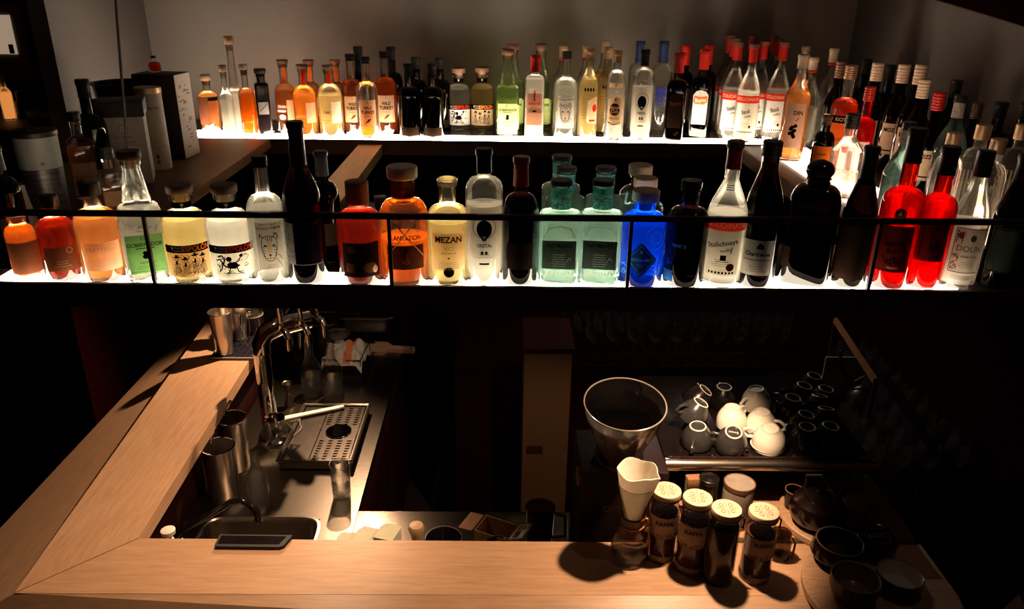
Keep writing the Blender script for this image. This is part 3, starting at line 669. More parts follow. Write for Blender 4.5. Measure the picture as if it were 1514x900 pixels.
# right-hand arm kinds
def siropina():
    return bottle('syrup_bottle', .330, .0400, .190, .255, .0150, 'bell', 2, 1, 'g_clear', 'l_orange', .66, ('foil', 'cap_cream', .040),
        [dict(box=(-.032, .032, .045, .185), m='p_grey', text=[('DIN', .018, .008, .155, 'p_ink', .02, .9)], art=[('p_ink', [('e', -.002 + .007 * math.cos(i * 1.9), .115 - .008 * i * .6, .006, .006) for i in range(8)] + [('l', [(.004, .13), (.012, .14)], .002)])])])
def clearscrew(c='cap_cream', liq='l_clear'):
    return bottle('spirit_bottle', .315, .0380, .165, .235, .0150, 'bell', 2, 1, 'g_clear', liq, .45, ('foil', c, .042), [dict(n='neck_band', box=(-.05, .05, .262, .266), m='p_red')])
def aperitivo():
    return bottle('aperitif_bottle', .318, .0390, .190, .222, .0155, 'round', 2, 1, 'g_clear', 'l_redorange', .64, ('screw', 'cap_gold', .040),
        [dict(box=(-.034, .034, .050, .150), m='p_orange', text=[('ROSSO', .013, 0, .10, 'p_brown', .02, .9)]), dict(n='brand_band', box=(-.036, .036, .150, .172), m='p_ink', text=[('RIOTTI', .015, 0, .161, 'p_cream', .02, .9)])])
def redgold():
    return bottle('aperitif_bottle', .315, .0380, .180, .215, .0150, 'round', 2, 1, 'g_red', 'l_red', .62, ('screw', 'cap_red', .045),
        [dict(box=(-.030, .030, .050, .14), m='p_white', art=[('p_ink', rnd_lines(-.024, .024, .058, .13, 45, .0018, 14))])])
def goldcapdark(c='cap_cream'):
    return bottle('vermouth_bottle', .320, .0390, .165, .235, .0155, 'bell', 2, 1, 'g_dark', 'l_dark', .5, ('screw', c, .055),
        [dict(box=(-.032, .032, .05, .145), m='p_cream', text=[('MOZZO', .016, 0, .125, 'p_ink', .03, .85)], art=[('p_ink', [('r', -.03, .03, .060, .064)])])])
def faceted():
    return bottle('rum_bottle', .262, .0480, .150, .190, .0190, 'lin', 3.2, .9, 'g_clear', 'l_clear', .3, ('screw', 'cap_black', .045), [])
def orangelabel():
    return bottle('liqueur_bottle', .235, .0360, .140, .180, .0145, 'round', 2, 1, 'g_dark', 'l_dark', .6, ('foil', 'cap_brown', .030), [dict(box=(-.034, .034, .075, .132), m='p_orange', text=[('Rhum', .014, 0, .105, 'p_dkred', .0, .9, .1)])])
def collared():
    return bottle('decanter', .250, .0480, .150, .195, .0200, 'round', 3, .9, 'g_clear', 'l_clear', .45, ('tall', 'cap_gold', .035), [dict(art=[('p_grey', [('r', -.03 + .012 * i, -.024 + .012 * i, .03, .145) for i in range(6)][:5])])])
def silverfoil():
    return bottle('sparkling_wine_bottle', .320, .0440, .165, .245, .0160, 'bell', 2, 1, 'g_bluegrey', 'l_clear', .4, ('screw', 'cap_black', .022), [dict(n='neck_label', box=(-.020, .020, .255, .300), m='p_grey', art=[('p_slate', rnd_lines(-.015, .015, .258, .298, 14, .001, 21))])])
def amberpack():
    return bottle('whiskey_bottle', .280, .0420, .170, .200, .0160, 'round', 4, .8, 'g_clear', 'l_orange', .62, ('screw', 'cap_black', .030), [dict(box=(-.036, .036, .06, .12), m='p_tan', art=[('p_brown', small_print(-.02, .02, .07, .11, 4))])])
def labelwhisky(c='l_rust'):
    return bottle('whiskey_bottle', .225, .0470, .130, .165, .0180, 'round', 2, 1, 'g_clear', c, .66, ('tall', 'cap_black', .030), [dict(box=(-.042, .042, .030, .095), m='p_brown' if c == 'l_rust' else 'p_cream', text=[] if c == 'l_rust' else [('PEATER', .013, -.010, .080, 'p_tan', .02)], art=[('p_tan', [('o', .022, .084, .008, .001)] + small_print(-.02, .02, .040, .06, 3))])])
# ------------------------------------------------------------------ the room
RZ = 1.85      # top of the hanging shelf
BZ = 1.10      # bar counter top
WZ = 0.85      # work counter top
def sbox(name, a, b, m, bev=0.0): return struct(MB().box(a, b, bev).build(name, m))
sbox('floor', (-4.2, -1.0, -.05), (3.2, 4.9, 0), 'dark_floor')
sbox('wall_back', (-1.62, 3.62, 1.80), (1.62, 3.70, 3.4), 'wall_paint')
sbox('trim_1', (-1.50, 3.58, 0), (1.60, 3.70, 1.80), 'unlit_black')
sbox('wall_right', (1.54, 0.8, 1.80), (1.62, 3.62, 3.4), 'wall_paint_shaded')
sbox('trim_3', (1.545, 0.8, 0), (1.62, 3.60, 1.80), 'unlit_black')  # lower wall coloured black in place of darkness
sbox('wall_left', (-1.62, 2.84, 1.80), (-1.56, 3.66, 3.4), 'wall_paint_shaded')
sbox('trim_4', (-1.62, 2.62, 0), (-1.57, 3.60, 1.80), 'unlit_black')  # wall foot blackened so it stays dark beside the lamps
sbox('wall_far_left', (-4.2, 4.6, 0), (-1.56, 4.7, 3.4), 'black_cabinet')
sbox('wall_outer_left', (-4.2, -1.0, 0), (-4.12, 4.6, 3.4), 'black_cabinet')
sbox('ceiling', (-4.2, -1.0, 3.4), (3.2, 4.9, 3.46), 'ceiling_paint')
# sloping dark beam high up on the right
bm_ = MB(); BY = 1.95; a = at_y(1372, -4, BY); b = at_y(1545, 48, BY)
bm_.add([(x_, y_, z_) for y_ in (BY, BY + .02) for x_, z_ in ((a[0], a[2]), (b[0], b[2]), (b[0], b[2] + .3), (a[0], a[2] + .3))], [(0, 1, 2, 3), (7, 6, 5, 4), (0, 4, 5, 1), (1, 5, 6, 2), (2, 6, 7, 3), (3, 7, 4, 0)], False)
struct(bm_.build('trim_2', 'black_cabinet'))

# the hanging shelf: four arms round the bar
sh = empty('hanging_shelf', (0, 0, 0)); tag(sh, 'black hanging bottle shelf round the bar with a lit top and front rail', 'shelf')
def arm(name, a, b, m='black_metal', bev=0): return MB().box(a, b, bev).build(name, m, sh)
arm('front_fascia', (-1.56, 1.507, 1.806), (1.50, 1.517, 1.858))
arm('front_deck', (-1.56, 1.517, 1.806), (1.50, 1.84, 1.842))
arm('front_back_board', (-1.56, 1.612, 1.842), (1.50, 1.84, 1.8495), 'black_gloss')
arm('light_strip', (-1.075, 1.523, 1.842), (.975, 1.612, 1.8485), 'light_panel')
arm('back_fascia', (-1.50, 3.128, 1.790), (1.53, 3.140, 1.848))
arm('back_deck', (-1.50, 3.140, 1.806), (1.53, 3.57, 1.842))
arm('light_strip', (-.96, 3.142, 1.842), (1.10, 3.245, 1.8485), 'light_panel2')
arm('light_strip', (-1.29, 3.16, 1.842), (-.96, 3.30, 1.8485), 'light_panel2')
arm('back_board', (-.96, 3.245, 1.842), (1.53, 3.57, 1.8495), 'board_top')
arm('side_deck', (-1.50, 1.84, 1.815), (-.93, 3.128, 1.849), 'brown_wood')
arm('side_deck', (.94, 1.84, 1.806), (1.53, 3.128, 1.842))
arm('light_strip', (1.03, 1.90, 1.842), (1.20, 3.10, 1.8485), 'light_panel3')
arm('side_edge', (.925, 1.84, 1.806), (.940, 3.128, 1.856), 'brown_wood')
arm('cross_board', (-.58, 1.84, 1.79), (-.485, 3.128, 1.83), 'oak_y')
# rail
rz0, rz1 = z_at(325, 0, 1.50), z_at(317, 0, 1.50)
MB().box((-1.56, 1.495, rz0), (1.48, 1.505, rz1)).build('rail', 'black_metal', sh)
for px in (231, 580, 926, 1281):
    X = x_at(px, 1.50, RZ); MB().box((X - .0035, 1.496, 1.85), (X + .0035, 1.504, rz0 + .002)).build('rail_post', 'black_metal', sh)
def hang(x0, y0, x1, y1, Ya, Yb, r=.004):
    MB().tube([at_y(x0, y0, Ya), at_y(x1, y1, Yb)], r, 8).build('hanging_rod', 'black_metal', sh)
hang(189, 232, 168, -40, 2.02, 2.0, .0036)

# bar counter (two mitred limbs, each with a rounded outer lip)
bar = empty('bar_counter'); tag(bar, 'L-shaped oak bar counter with a mitred corner and sloping outer lip', 'counter')
A = at_z(205, 795, BZ); B = at_z(22, 876, BZ); C = at_z(415, 458, BZ); Dp = at_z(310, 470, BZ)
def ext(p, q, t): return (q[0] + (q[0] - p[0]) * t, q[1] + (q[1] - p[1]) * t)
C2 = ext(A, C, .25); D2 = ext(B, Dp, .25)
def slab(pts, z1, th): return MB().prism([(p[0], p[1]) for p in pts], z1 - th, z1)
g = .0012
slab([(A[0] - g, A[1] + g), C2, D2, (B[0] - g, B[1] + g)], BZ, .045).build('side_top', 'oak_y', bar)
E1 = (1.10, A[1] - .012); E2 = (1.10, B[1])
slab([(A[0] + g, A[1] - g), (B[0] + g, B[1] - g), E2, E1], BZ, .045).build('front_top', 'oak_x', bar)
def lip(p, q, nx, ny, m, w=.20, drop=.075):
    rs = []
    n = 10
    for (x, y) in (p, q):
        top = []; 
        for i in range(n + 1):
            t = i / n; top.append((x + nx * w * t, y + ny * w * t, BZ - drop * (t ** 1.25) - .0005))
        bot = [(x_, y_, z_ - .045) for x_, y_, z_ in reversed(top)]
        rs.append(top + bot)
    return MB().rings(rs)
ZL = BZ - .16; o0 = at_z(-60, 845, ZL); o1 = at_z(300, 460, ZL); o2 = ext(o0, o1, .25); YF = B[1] - .12
t_ = (YF - o0[1]) / (o1[1] - o0[1]); K = (o0[0] + (o1[0] - o0[0]) * t_, YF)
def lip4(q, name, m):
    lo = [(x, y, z - .04) for x, y, z in q]
    MB().add(list(q) + lo, [(0, 1, 2), (0, 2, 3), (6, 5, 4), (7, 6, 4), (0, 4, 5, 1), (1, 5, 6, 2), (2, 6, 7, 3), (3, 7, 4, 0)], False).build(name, m, bar, smooth=False)
lip4([(B[0], B[1], BZ - .0005), (D2[0], D2[1], BZ - .0005), (o2[0], o2[1], ZL), (K[0], K[1], ZL)], 'side_lip', 'oak_y')
lip4([(B[0], B[1], BZ - .0005), (1.10, B[1], BZ - .0005), (1.10, YF, BZ - .035), (K[0], K[1], ZL)], 'front_lip', 'oak_x')
MB().box((-1.14, 1.47, 0), (1.10, 1.60, 1.055)).build('bar_front', 'black_cabinet', bar)
MB().box((-1.16, 1.60, 0), (-1.02, 3.50, 1.055)).build('bar_side', 'black_cabinet', bar)
sb = tag(MB().box((.48, 1.650, 1.055), (1.10, 1.92, BZ), .002).build('inner_bar_board', 'oak_x'), 'oak board running behind the bar counter under the jars and teapot', 'counter')

# work counter with sink
wc = empty('work_counter'); tag(wc, 'brushed steel U-shaped work counter with sunken sink below the bar', 'counter')
mb = MB(); SX0, SX1, SY0, SY1 = -.93, -.575, 1.70, 2.035
RX = -.462; FY = at_z(650, 756, WZ)[1]
mb.box((-1.0, SY1, WZ - .03), (RX, 3.50, WZ)); mb.box((-1.0, 1.62, WZ - .03), (SX0, SY1, WZ)); mb.box((SX1, 1.62, WZ - .03), (RX, SY1, WZ)); mb.box((SX0, 1.62, WZ - .03), (SX1, SY0, WZ))
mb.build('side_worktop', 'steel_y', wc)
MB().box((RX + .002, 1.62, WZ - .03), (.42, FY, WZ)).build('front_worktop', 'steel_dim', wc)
MB().box((-1.0, 2.06, .02), (RX - .02, 3.48, WZ - .03)).build('side_cabinet', 'black_cabinet', wc)
MB().box((RX, 1.62, .02), (.40, FY - .02, WZ - .03)).build('front_cabinet', 'black_cabinet', wc)
cx, cy = (SX0 + SX1) / 2, (SY0 + SY1) / 2; rx = (SX1 - SX0) / 2; ap = (SY1 - SY0) / 2 / rx
MB().lathe([(.004, rx + .012), (.005, rx + .004), (.001, rx), (-.02, rx - .004), (-.16, rx - .010), (-.175, rx - .03), (-.176, .02), (-.179, .02), (-.179, rx - .02), (-.03, rx + .0), (-.002, rx + .012)], 64, (cx, cy, WZ), 7, ap, False, False, closed=True).build('sink_basin', 'steel', wc)

# dim cabinet front seen between the counters
tb = empty('inner_cabinet'); tag(tb, 'dim brown cupboard standing in the middle of the bar', 'cabinet')
p0 = at_z(772, 690, .5); X0, X1 = x_at(772, 2.7, .80), x_at(838, 2.7, .80)
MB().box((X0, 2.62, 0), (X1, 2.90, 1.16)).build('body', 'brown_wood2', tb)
MB().box((X0 - .002, 2.61, 1.16), (X1 + .01, 2.90, 1.18)).build('worktop', 'black_cabinet', tb)
MB().box((X0 + .02, 2.612, .72), (X0 + .08, 2.62, .75)).build('handle', 'black_metal', tb)
bc = tag(MB().box((-.2, 2.92, 0), (1.5, 3.57, .95), .003).build('back_counter', 'unlit_black'), 'black back counter under the wall carrying rows of stemmed glasses', 'counter')
rc = tag(MB().box((1.12, 1.95, 0), (1.5, 2.90, .95), .003).build('side_counter', 'unlit_black'), 'black side counter behind the coffee machine', 'counter')
a, b = at_z(1233, 470, 1.28), at_z(1292, 560, 1.28)
wd = empty('wooden_divider'); tag(wd, 'thin dim wooden rail on posts slanting between the dark glass racks', 'divider')
MB().prism([(a[0], a[1]), (b[0], b[1]), (b[0] + .014, b[1] + .004), (a[0] + .014, a[1] + .004)], 1.262, 1.28).build('rail', 'strip_wood', wd)
for q in (a, b): MB().box((q[0] + .002, q[1] - .006, .95), (q[0] + .014, q[1] + .006, 1.262)).build('post', 'black_metal', wd)
# ------------------------------------------------------------------ bottles
used = {}
def put(key, fn, px, D, ty, label, group=None, rz=0, cat='bottle', z=RZ, face=True, xy=None):
    z0 = z; X = x_at(px, D, z0)
    if key not in used: r = fn(); used[key] = r
    else:
        src = used[key]; r = copy_tree(src); root_h[r.name] = root_h[src.name]
    zt = z_at(ty, X, D); s = (zt - z0) / root_h[r.name]
    r.location = (X, D, z0); q = s * (xy or (.88 if s > 1.15 or key in ('ama', 'cam', 'dol', 'tig', 'big', 'dec', 'sli', 'blk', 'dlab', 'smallfrost', 'mz0', 'mz1', 'mz2') else .72 if key == 'col' else 1)); r.scale = (q, q, s); r.rotation_euler = (0, 0, rz + (math.atan2(-X, D) if face else 0))
    tag(r, label, cat, group); return r
FD = 1.570
fr = [('lw', labelwhisky, 97, 288, 'brown whisky bottle with a dark label behind the rail, beside the small frosted one'),
 ('lo', lambda: labelwhisky('l_orange'), 158, 268, 'orange spirit bottle with a cream label next to the green-labelled tequila'),
 ('gob', gobernador, 222, 222, 'square clear tequila bottle with a green label and tapered neck on the front shelf'),
 ('esr', lambda: espolon(False), 285, 272, 'stout yellow tequila bottle with orange lettering on a black band, front shelf'),
 ('esw', espolon, 348, 272, 'stout clear tequila bottle with red lettering and rooster print, front shelf'),
 ('tig', tiger, 403, 230, 'clear cachaca bottle with a tiger face label and black cap on the front shelf'),
 ('big', bigdark, 457, 178, 'tallest black sparkling wine bottle on the front shelf with one label edge painted as lit'),
 ('nav', navy, 536, 267, 'squat dark red rum bottle with a brown map label on the front shelf'),
 ('pla', plantation, 601, 245, 'amber rum bottle wrapped in crossed straw netting'),
 ('mez', mezan, 664, 262, 'pale gold rum bottle with a cream label and black seal'),
 ('cri', cristal, 716, 218, 'glowing white vodka bottle with a black emblem on the front shelf'),
 ('win', winedark, 768, 230, 'dark wine bottle with a red foil neck between the white vodka and the green gins'),
 ('hay', hayman, 825, 265, 'front pale green gin bottle with slate label beside the red-necked wine bottle'),
 ('hay', hayman, 884, 265, 'front pale green gin bottle with slate label beside the blue gin'),
 ('blu', bluegin, 945, 280, 'bright blue gin bottle with a diamond label and wooden stopper'),
 ('whi', whitebottle, 1008, 265, 'black rum bottle with small pale blue lettering beside the blue gin'),
 ('sto', lambda: add_cap_top(stoli(True)), 1063, 208, 'clear vodka bottle with red band and script label on the front shelf'),
 ('cha', chart, 1114, 208, 'dark green liqueur bottle with a grey gothic label on the front shelf'),
 ('sli', slimdark, 1252, 215, 'slim black vermouth bottle beside the orange-red bitter'),
 ('ama', amaro, 1310, 188, 'orange-red bitter bottle with dark red script label'),
 ('cam', campari, 1361, 215, 'bright red bitter bottle glowing beside the pale vermouth'),
 ('dol', dolin, 1411, 222, 'pale vermouth bottle with an ornate grey label at the end of the light')]
for k, f, px, ty, lb in fr:
    put(k, f, px, FD, ty, lb, rz=-.18 if k in ('tig', 'cri') and False else 0)
put('dec', decanter, 1186, 1.585, 236, 'broad dark cognac decanter with a round stopper on the front shelf')
put('smallfrost', lambda: bottle('liqueur_bottle', .160, .036, .100, .125, .020, 'round', 2, 1, 'g_frost', 'l_whisky', .7, ('cork', 'cap_black', .012), [dict(box=(-.045, .045, .015, .09), m='p_brown')]), 44, FD, 310, 'small frosted bottle of brown liquor at the dark end of the front shelf')
put('dlab', lambda: bottle('vermouth_bottle', .270, .0385, .135, .215, .0165, 'bell', 2, 1, 'g_dark', None, .5, ('foil', 'cap_black', .05), [dict(box=(-.030, .036, .036, .125), m='p_slate', art=[('p_ink', [('l', [(-.028, .038), (.034, .038), (.034, .122), (-.028, .122), (-.028, .038)], .0016)])])]), 1470, FD, 225, 'dark vermouth bottle with a shadowed label beyond the pale vermouth')
put('blk', blackbottle, 1524, FD, 215, 'black bottle at the unlit end of the front shelf')
# second and third rows of the front shelf
sr = [('gin_back', lambda: hayman(), 832, 1.70, 246, 'pale green gin bottle second in its row behind the front one nearest the wine bottle'),
 ('gin_back', None, 888, 1.70, 246, 'pale green gin bottle second in its row beside the wooden-stoppered bottles'),
 ('gin_brown', lambda: hayman(), 826, 1.79, 229, 'gin bottle last of three in a row, with a brown cap'),
 ('woodstop', lambda: bottle('gin_bottle', .195, .044, .122, .148, .0185, 'round', 2, 1, 'g_bluegrey', None, .7, ('cork', 'wood_cap', .022), []), 945, 1.695, 262, 'clear gin bottle with a wooden stopper directly behind the blue gin'),
 ('woodstop', None, 938, 1.79, 243, 'clear gin bottle with a wooden stopper, last of the three in the blue gin row'),
 ('bd2', lambda: winedark(False), 486, 1.72, 222, 'dark brown bottle standing behind the squat red rum'),
 ('tallneck', lambda: winedark(False), 27, 1.74, 215, 'tall dark wine bottle behind the small frosted bottle')]
for k, f, px, D, ty, lb in sr: put(k, f, px, D, ty, lb)

# back shelf, row by row (y of the picture only gives the top)
R0, R1, R2 = 3.185, 3.28, 3.385
bk = [
 ('bstop', stopdark, 314, R1, 110, 'dark-sleeved bottle with a wooden stopper next to the tall carton'),
 ('bflu', fluted, 341, R0 + .03, 96, 'thin fluted clear bottle with a wooden stopper on the back shelf'),
 ('btall', tallwhite, 354, R1, 53, 'tall frosted white grappa bottle with a long tapering neck'),
 ('bslim', amberslim, 371, R0 + .02, 95, 'slender amber bottle with a wooden stopper beside the frosted tall one'),
 ('bstop2', amberslim, 383, R2, 134, 'small bottle half hidden behind the black square one'),
 ('bsq', blacksquare, 394, R0 + .03, 101, 'narrow square black bottle with a slanted silver label'),
 ('mz0', lambda: mezcal(0), 427, R1, 88, 'amber mezcal bottle with white arched lettering'),
 ('mz1', lambda: mezcal(1), 455, R0 + .03, 95, 'round golden mezcal bottle with an orange neck strip'),
 ('mz0', None, 464, R2, 88, 'amber mezcal bottle behind the round golden one'),
 ('mz2', lambda: mezcal(2), 492, R0 + .03, 96, 'pale round mezcal bottle with a black stopper'),
 ('mz0', None, 502, R2, 88, 'amber mezcal bottle behind the pale round one'),
 ('tur', turkey, 524, R1, 79, 'amber bourbon bottle behind and beside the half-empty bourbon'),
 ('turp', lambda: turkey(True), 546, R0, 83, 'nearly empty bourbon bottle standing foremost of its kind'),
 ('tur', None, 573, R1, 75, 'amber bourbon bottle beside the black bottles'),
 ('bk1', blackbottle, 536, R2, 68, 'dark-capped bottle behind the bourbons, nearer the mezcals'),
 ('bk1', None, 583, R2, 68, 'dark-capped bottle behind the bourbon next to the black bottles'),
 ('bk2', blackbottle, 607, R0 + .02, 93, 'first black bottle with a red-tinted neck after the bourbons'),
 ('bk2', None, 618, R2, 84, 'black bottle behind the first black one'),
 ('bk3', blackbottle, 641, R0 + .02, 93, 'second black bottle, next to the small white-labelled tequila'),
 ('bk3', None, 652, R2, 84, 'black bottle half hidden behind the second black one'),
 ('esw', None, 679, 3.40, 100, 'small clear tequila bottle with red lettering on the back shelf'),
 ('esr', None, 713, 3.40, 99, 'small yellow tequila bottle with orange lettering on the back shelf'),
 ('gog', lambda: gobernador(False), 750, R1, 72, 'square greenish tequila bottle with a lime label on the back shelf'),
 ('gog2', lambda: gobernador(False), 757, 3.42, 65, 'square tequila bottle behind the greenish one'),
 ('gog2', None, 797, 3.42, 65, 'square tequila bottle half hidden behind the pink-labelled gin'),
 ('bee', beefeater, 789, R0 - .005, 80, 'gin bottle with a pink label and red cap'),
 ('tig', None, 834, R1 - .04, 76, 'cachaca bottle with a tiger face on the back shelf'),
 ('crs', lambda: clearscrew('cap_gold'), 829, R2 + .02, 67, 'clear bottle with a gold cap behind the tiger bottle'),
 ('gru', gold_rum, 867, R1 - .05, 71, 'pale gold rum bottle with a side label beside the tiger bottle'),
 ('crs', None, 862, R2 + .02, 67, 'clear bottle with a gold cap behind the pale gold rum'),
 ('gru', None, 893, R1 + .04, 69, 'pale gold rum bottle right behind the round red label'),
 ('gru', None, 888, 3.43, 60, 'pale gold rum bottle last in the row behind the round red label'),
 ('hav', havana, 906, R0, 74, 'rum bottle with a round dark red label and gold cap'),
 ('cri', None, 945, R0 + .01, 72, 'glowing vodka bottle with a black emblem on the back shelf'),
 ('blc', bluecap, 938, R2 + .02, 60, 'vodka bottle with a navy cap behind the black-emblem one'),
 ('blc', None, 972, R2, 60, 'vodka bottle with a navy cap and round navy print beside the dark rum'),
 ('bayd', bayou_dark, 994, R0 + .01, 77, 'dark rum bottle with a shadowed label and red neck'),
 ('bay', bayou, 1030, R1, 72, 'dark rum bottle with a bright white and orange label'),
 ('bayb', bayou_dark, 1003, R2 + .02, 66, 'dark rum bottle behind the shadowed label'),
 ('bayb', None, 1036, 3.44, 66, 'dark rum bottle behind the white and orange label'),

 ('stb', lambda: add_cap_top(stoli()), 1076, 3.27, 62, 'red-banded vodka bottle nearest the dark rums'),
 ('stb', None, 1098, 3.185, 65, 'red-banded vodka bottle standing foremost of its group'),
 ('stb', None, 1113, 3.30, 61, 'red-banded vodka bottle just behind the foremost one'),
 ('stb', None, 1140, 3.235, 62, 'red-banded vodka bottle at the end of the back shelf'),
 ('sth', None, 1071, 3.37, 57, 'x'), ('sth', None, 1104, 3.395, 57, 'x'), ('sth', None, 1134, 3.40, 57, 'x'),
 ('sth', None, 1065, 3.475, 52, 'x'), ('sth', None, 1096, 3.495, 52, 'x'), ('sth', None, 1127, 3.50, 52, 'x')]
used['sth'] = None
backlab = iter(['second-row vodka bottle behind the one nearest the dark rums', 'second-row vodka bottle in the middle file of red caps', 'second-row vodka bottle in the end file of red caps',
 'rearmost vodka bottle against the wall nearest the dark rums', 'rearmost vodka bottle against the wall, middle of the red caps', 'rearmost vodka bottle against the wall at the end of the red caps'])
for k, f, px, D, ty, lb in bk:
    if k == 'sth': k = 'stb'; lb = next(backlab)
    put(k, f, px, D, ty, lb)

# side arm on the right, receding towards the camera
def clr(c, l='l_clear'): return lambda: clearscrew(c, l)
rt = [
 ('c1', clr('cap_cream'), 1172, 3.30, 68, 'clear spirit bottle with a cream cap behind the orange syrup'),
 ('syr', siropina, 1166, 2.84, 80, 'tall bottle of orange syrup with grapes on its label'),
 ('c1', None, 1184, 3.10, 84, 'clear spirit bottle with a cream cap just behind the syrup'),
 ('c1', None, 1211, 3.12, 71, 'clear spirit bottle with a cream cap against the wall, beyond the syrup'),
 ('gb', lambda: goldcapdark('cap_brown'), 1222, 2.95, 90, 'dark bottle with a brown metal cap behind the orange aperitif'),
 ('ape', aperitivo, 1233, 2.68, 96, 'orange aperitif bottle with black brand band and gold screw cap'),
 ('bkr', blackbottle, 1258, 3.05, 86, 'dark-capped bottle behind the orange aperitif'),
 ('gc', goldcapdark, 1272, 2.80, 93, 'dark vermouth bottle with a ribbed cream cap and orange-tinted label'),
 ('rg', redgold, 1262, 2.52, 128, 'red aperitif bottle with a red ribbed cap'),
 ('bkr', None, 1293, 2.98, 95, 'black-capped bottle behind the cream-capped vermouth'),
 ('c2', clr('cap_brown'), 1312, 3.14, 77, 'clear bottle with a brown cap by the wall corner'),
 ('gc', None, 1308, 2.72, 95, 'dark vermouth bottle with a cream cap beside the label reading across'),
 ('gc', None, 1330, 2.60, 95, 'dark vermouth bottle with a cream cap, middle of three'),
 ('gc', None, 1336, 2.48, 117, 'dark vermouth bottle with a cream cap, shortest looking of three'),
 ('bkr', None, 1360, 2.90, 94, 'tall black bottle behind the cream-capped vermouths'),
 ('gr', lambda: goldcapdark('cap_red'), 1358, 2.36, 136, 'dark bottle with a bright red ribbed cap'),
 ('cg', lambda: goldcapdark('cap_grey'), 1384, 2.62, 118, 'dark bottle with a grey cap behind the silver-collared one'),
 ('sf', silverfoil, 1386, 2.26, 140, 'bottle with a patterned silver neck label and black cap'),
 ('gbr', lambda: goldcapdark('cap_brown'), 1416, 2.40, 152, 'dark bottle with a reddish brown cap beside the silver neck label'),
 ('bkr', None, 1448, 2.34, 150, 'black bottle in the shade towards the wall'),
 ('bkr', None, 1480, 2.20, 150, 'black bottle in deep shade nearest the wall'),
 ('fac', faceted, 1241, 2.32, 168, 'clear faceted rum bottle with a ribbed black screw cap'),
 ('org', orangelabel, 1208, 2.50, 170, 'small dark bottle with an orange label below the syrup'),
 ('pale', lambda: silverfoil(), 1312, 1.95, 180, 'pale green bottle with a black cap behind the orange-red bitter'),
 ('col', collared, 1380, 1.99, 196, 'clear decanter with a gold collar behind the red bitter'),
 ('col', None, 1420, 2.02, 184, 'clear decanter with a gold collar, middle of the decanters'),
 ('col', None, 1440, 1.88, 205, 'clear decanter with a gold collar just behind the pale vermouth'),
 ('col', None, 1476, 2.02, 184, 'clear decanter with a gold collar in the shade'),
 ('bkr', None, 1506, 1.95, 210, 'black bottle beside the shaded decanter')]
for k, f, px, D, ty, lb in rt: put(k, f, px, D, ty, lb)

# left arm
lf = [('amp', amberpack, 133, 2.22, 165, 'orange whisky bottle with a black cap beside the sage canister'),
 ('bkl', blackbottle, 152, 2.30, 116, 'black bottle with a gold neck ring behind the cartons'),
 ('amp', None, 158, 2.70, 146, 'orange whisky bottle mostly hidden by the white carton'),
 ('clsq', lambda: bottle('spirit_bottle', .24, .04, .15, .175, .018, 'round', 5, 1, 'g_clear', 'l_amber', .5, ('screw', 'cap_black', .03), [dict(box=(-.03, .03, .06, .11), m='p_tan')]), 176, 1.98, 220, 'square clear bottle with amber liquor behind the green-labelled tequila')]
for k, f, px, D, ty, lb in lf:
    put(k, f, px, D, ty, lb)
# ------------------------------------------------------------------ things on the work counter and the bar
def T(name, label, cat, loc=(0, 0, 0), rz=0, group=None): return tag(empty(name, loc, rz), label, cat, group)
# rubber bar mat
ma = at_z(310, 532, BZ); mb_ = at_z(382, 532, BZ); mc = at_z(408, 470, BZ)
mt = T('bar_mat', 'black ribbed rubber bar mat with a pale edge on the side bar top', 'bar mat')
x0, x1, y0, y1 = ma[0], mb_[0] - .004, ma[1], ma[1] + .62
MB().box((x0, y0, BZ), (x1, y1, BZ + .005), .002).build('base', 'black_rubber', mt)
k = MB()
for i in range(60):
    y = y0 + .012 + i * .010
    for j in range(8):
        xa = x0 + .010 + j * (x1 - x0 - .02) / 8; k.box((xa, y, BZ + .005), (xa + (x1 - x0 - .02) / 8 - .004, y + .004, BZ + .010))
k.build('ribs', 'mat_rib', mt, smooth=False)
fr_ = MB()
for a, b in (((x0, y0), (x1, y0 + .004)), ((x1 - .004, y0), (x1, y1)), ((x0, y0), (x0 + .004, y1))): fr_.box((a[0], a[1], BZ + .004), (b[0], b[1], BZ + .0105))
fr_.build('raised_edge', 'mat_edge', mt, smooth=False)
MATZ = BZ + .0102
def shaker(px, py, h, r, label, rz=0):
    p = at_z(px, py, MATZ); o = T('cocktail_shaker', label, 'cocktail shaker', p)
    MB().lathe([(0, r * .66), (.003, r * .70), (h * .5, r * .86), (h - .004, r), (h - .002, r * 1.03), (h, r), (h - .003, r * .97), (h * .5, r * .82), (.006, r * .66), (.006, .002)], 40, cap1=False).build('cup', 'brushed_cup', o)
    MB().lathe([(.0, r * .60), (.012, r * .72), (.0125, r * .735), (.002, r * .68)], 32).build('foot_rim', 'chrome', o); return o
shaker(333, 522, .175, .043, 'tall brushed steel shaker standing at the near end of the bar mat')
shaker(354, 500, .165, .042, 'steel shaker on the bar mat behind the tall one')
p = at_z(376, 490, MATZ); o = T('mixing_glass', 'clear mixing glass on the bar mat', 'mixing glass', p)
MB().lathe([(0, .036), (.012, .040), (.15, .043), (.152, .0445), (.15, .0405), (.016, .036), (.014, .003)], 36, cap1=False).build('glass_wall', 'g_clear', o)
MB().lathe([(.075, .0432), (.077, .0436), (.079, .0432)], 36).build('etched_ring', 'p_grey', o)
p = at_z(366, 512, MATZ); o = T('cocktail_strainer', 'steel loop-handled strainer leaning on the shaker on the bar mat', 'strainer', p, .3)
MB().tube([(.00, .0, .004), (-.018, .03, .06), (-.014, .06, .13), (.014, .06, .13), (.018, .03, .06), (.0, -.0, .004)], .0022, 6, True).build('handle', 'chrome', o)
MB().lathe([(.13, .034), (.132, .036), (.134, .034)], 28, (0, .06, 0)).build('disc', 'chrome', o)
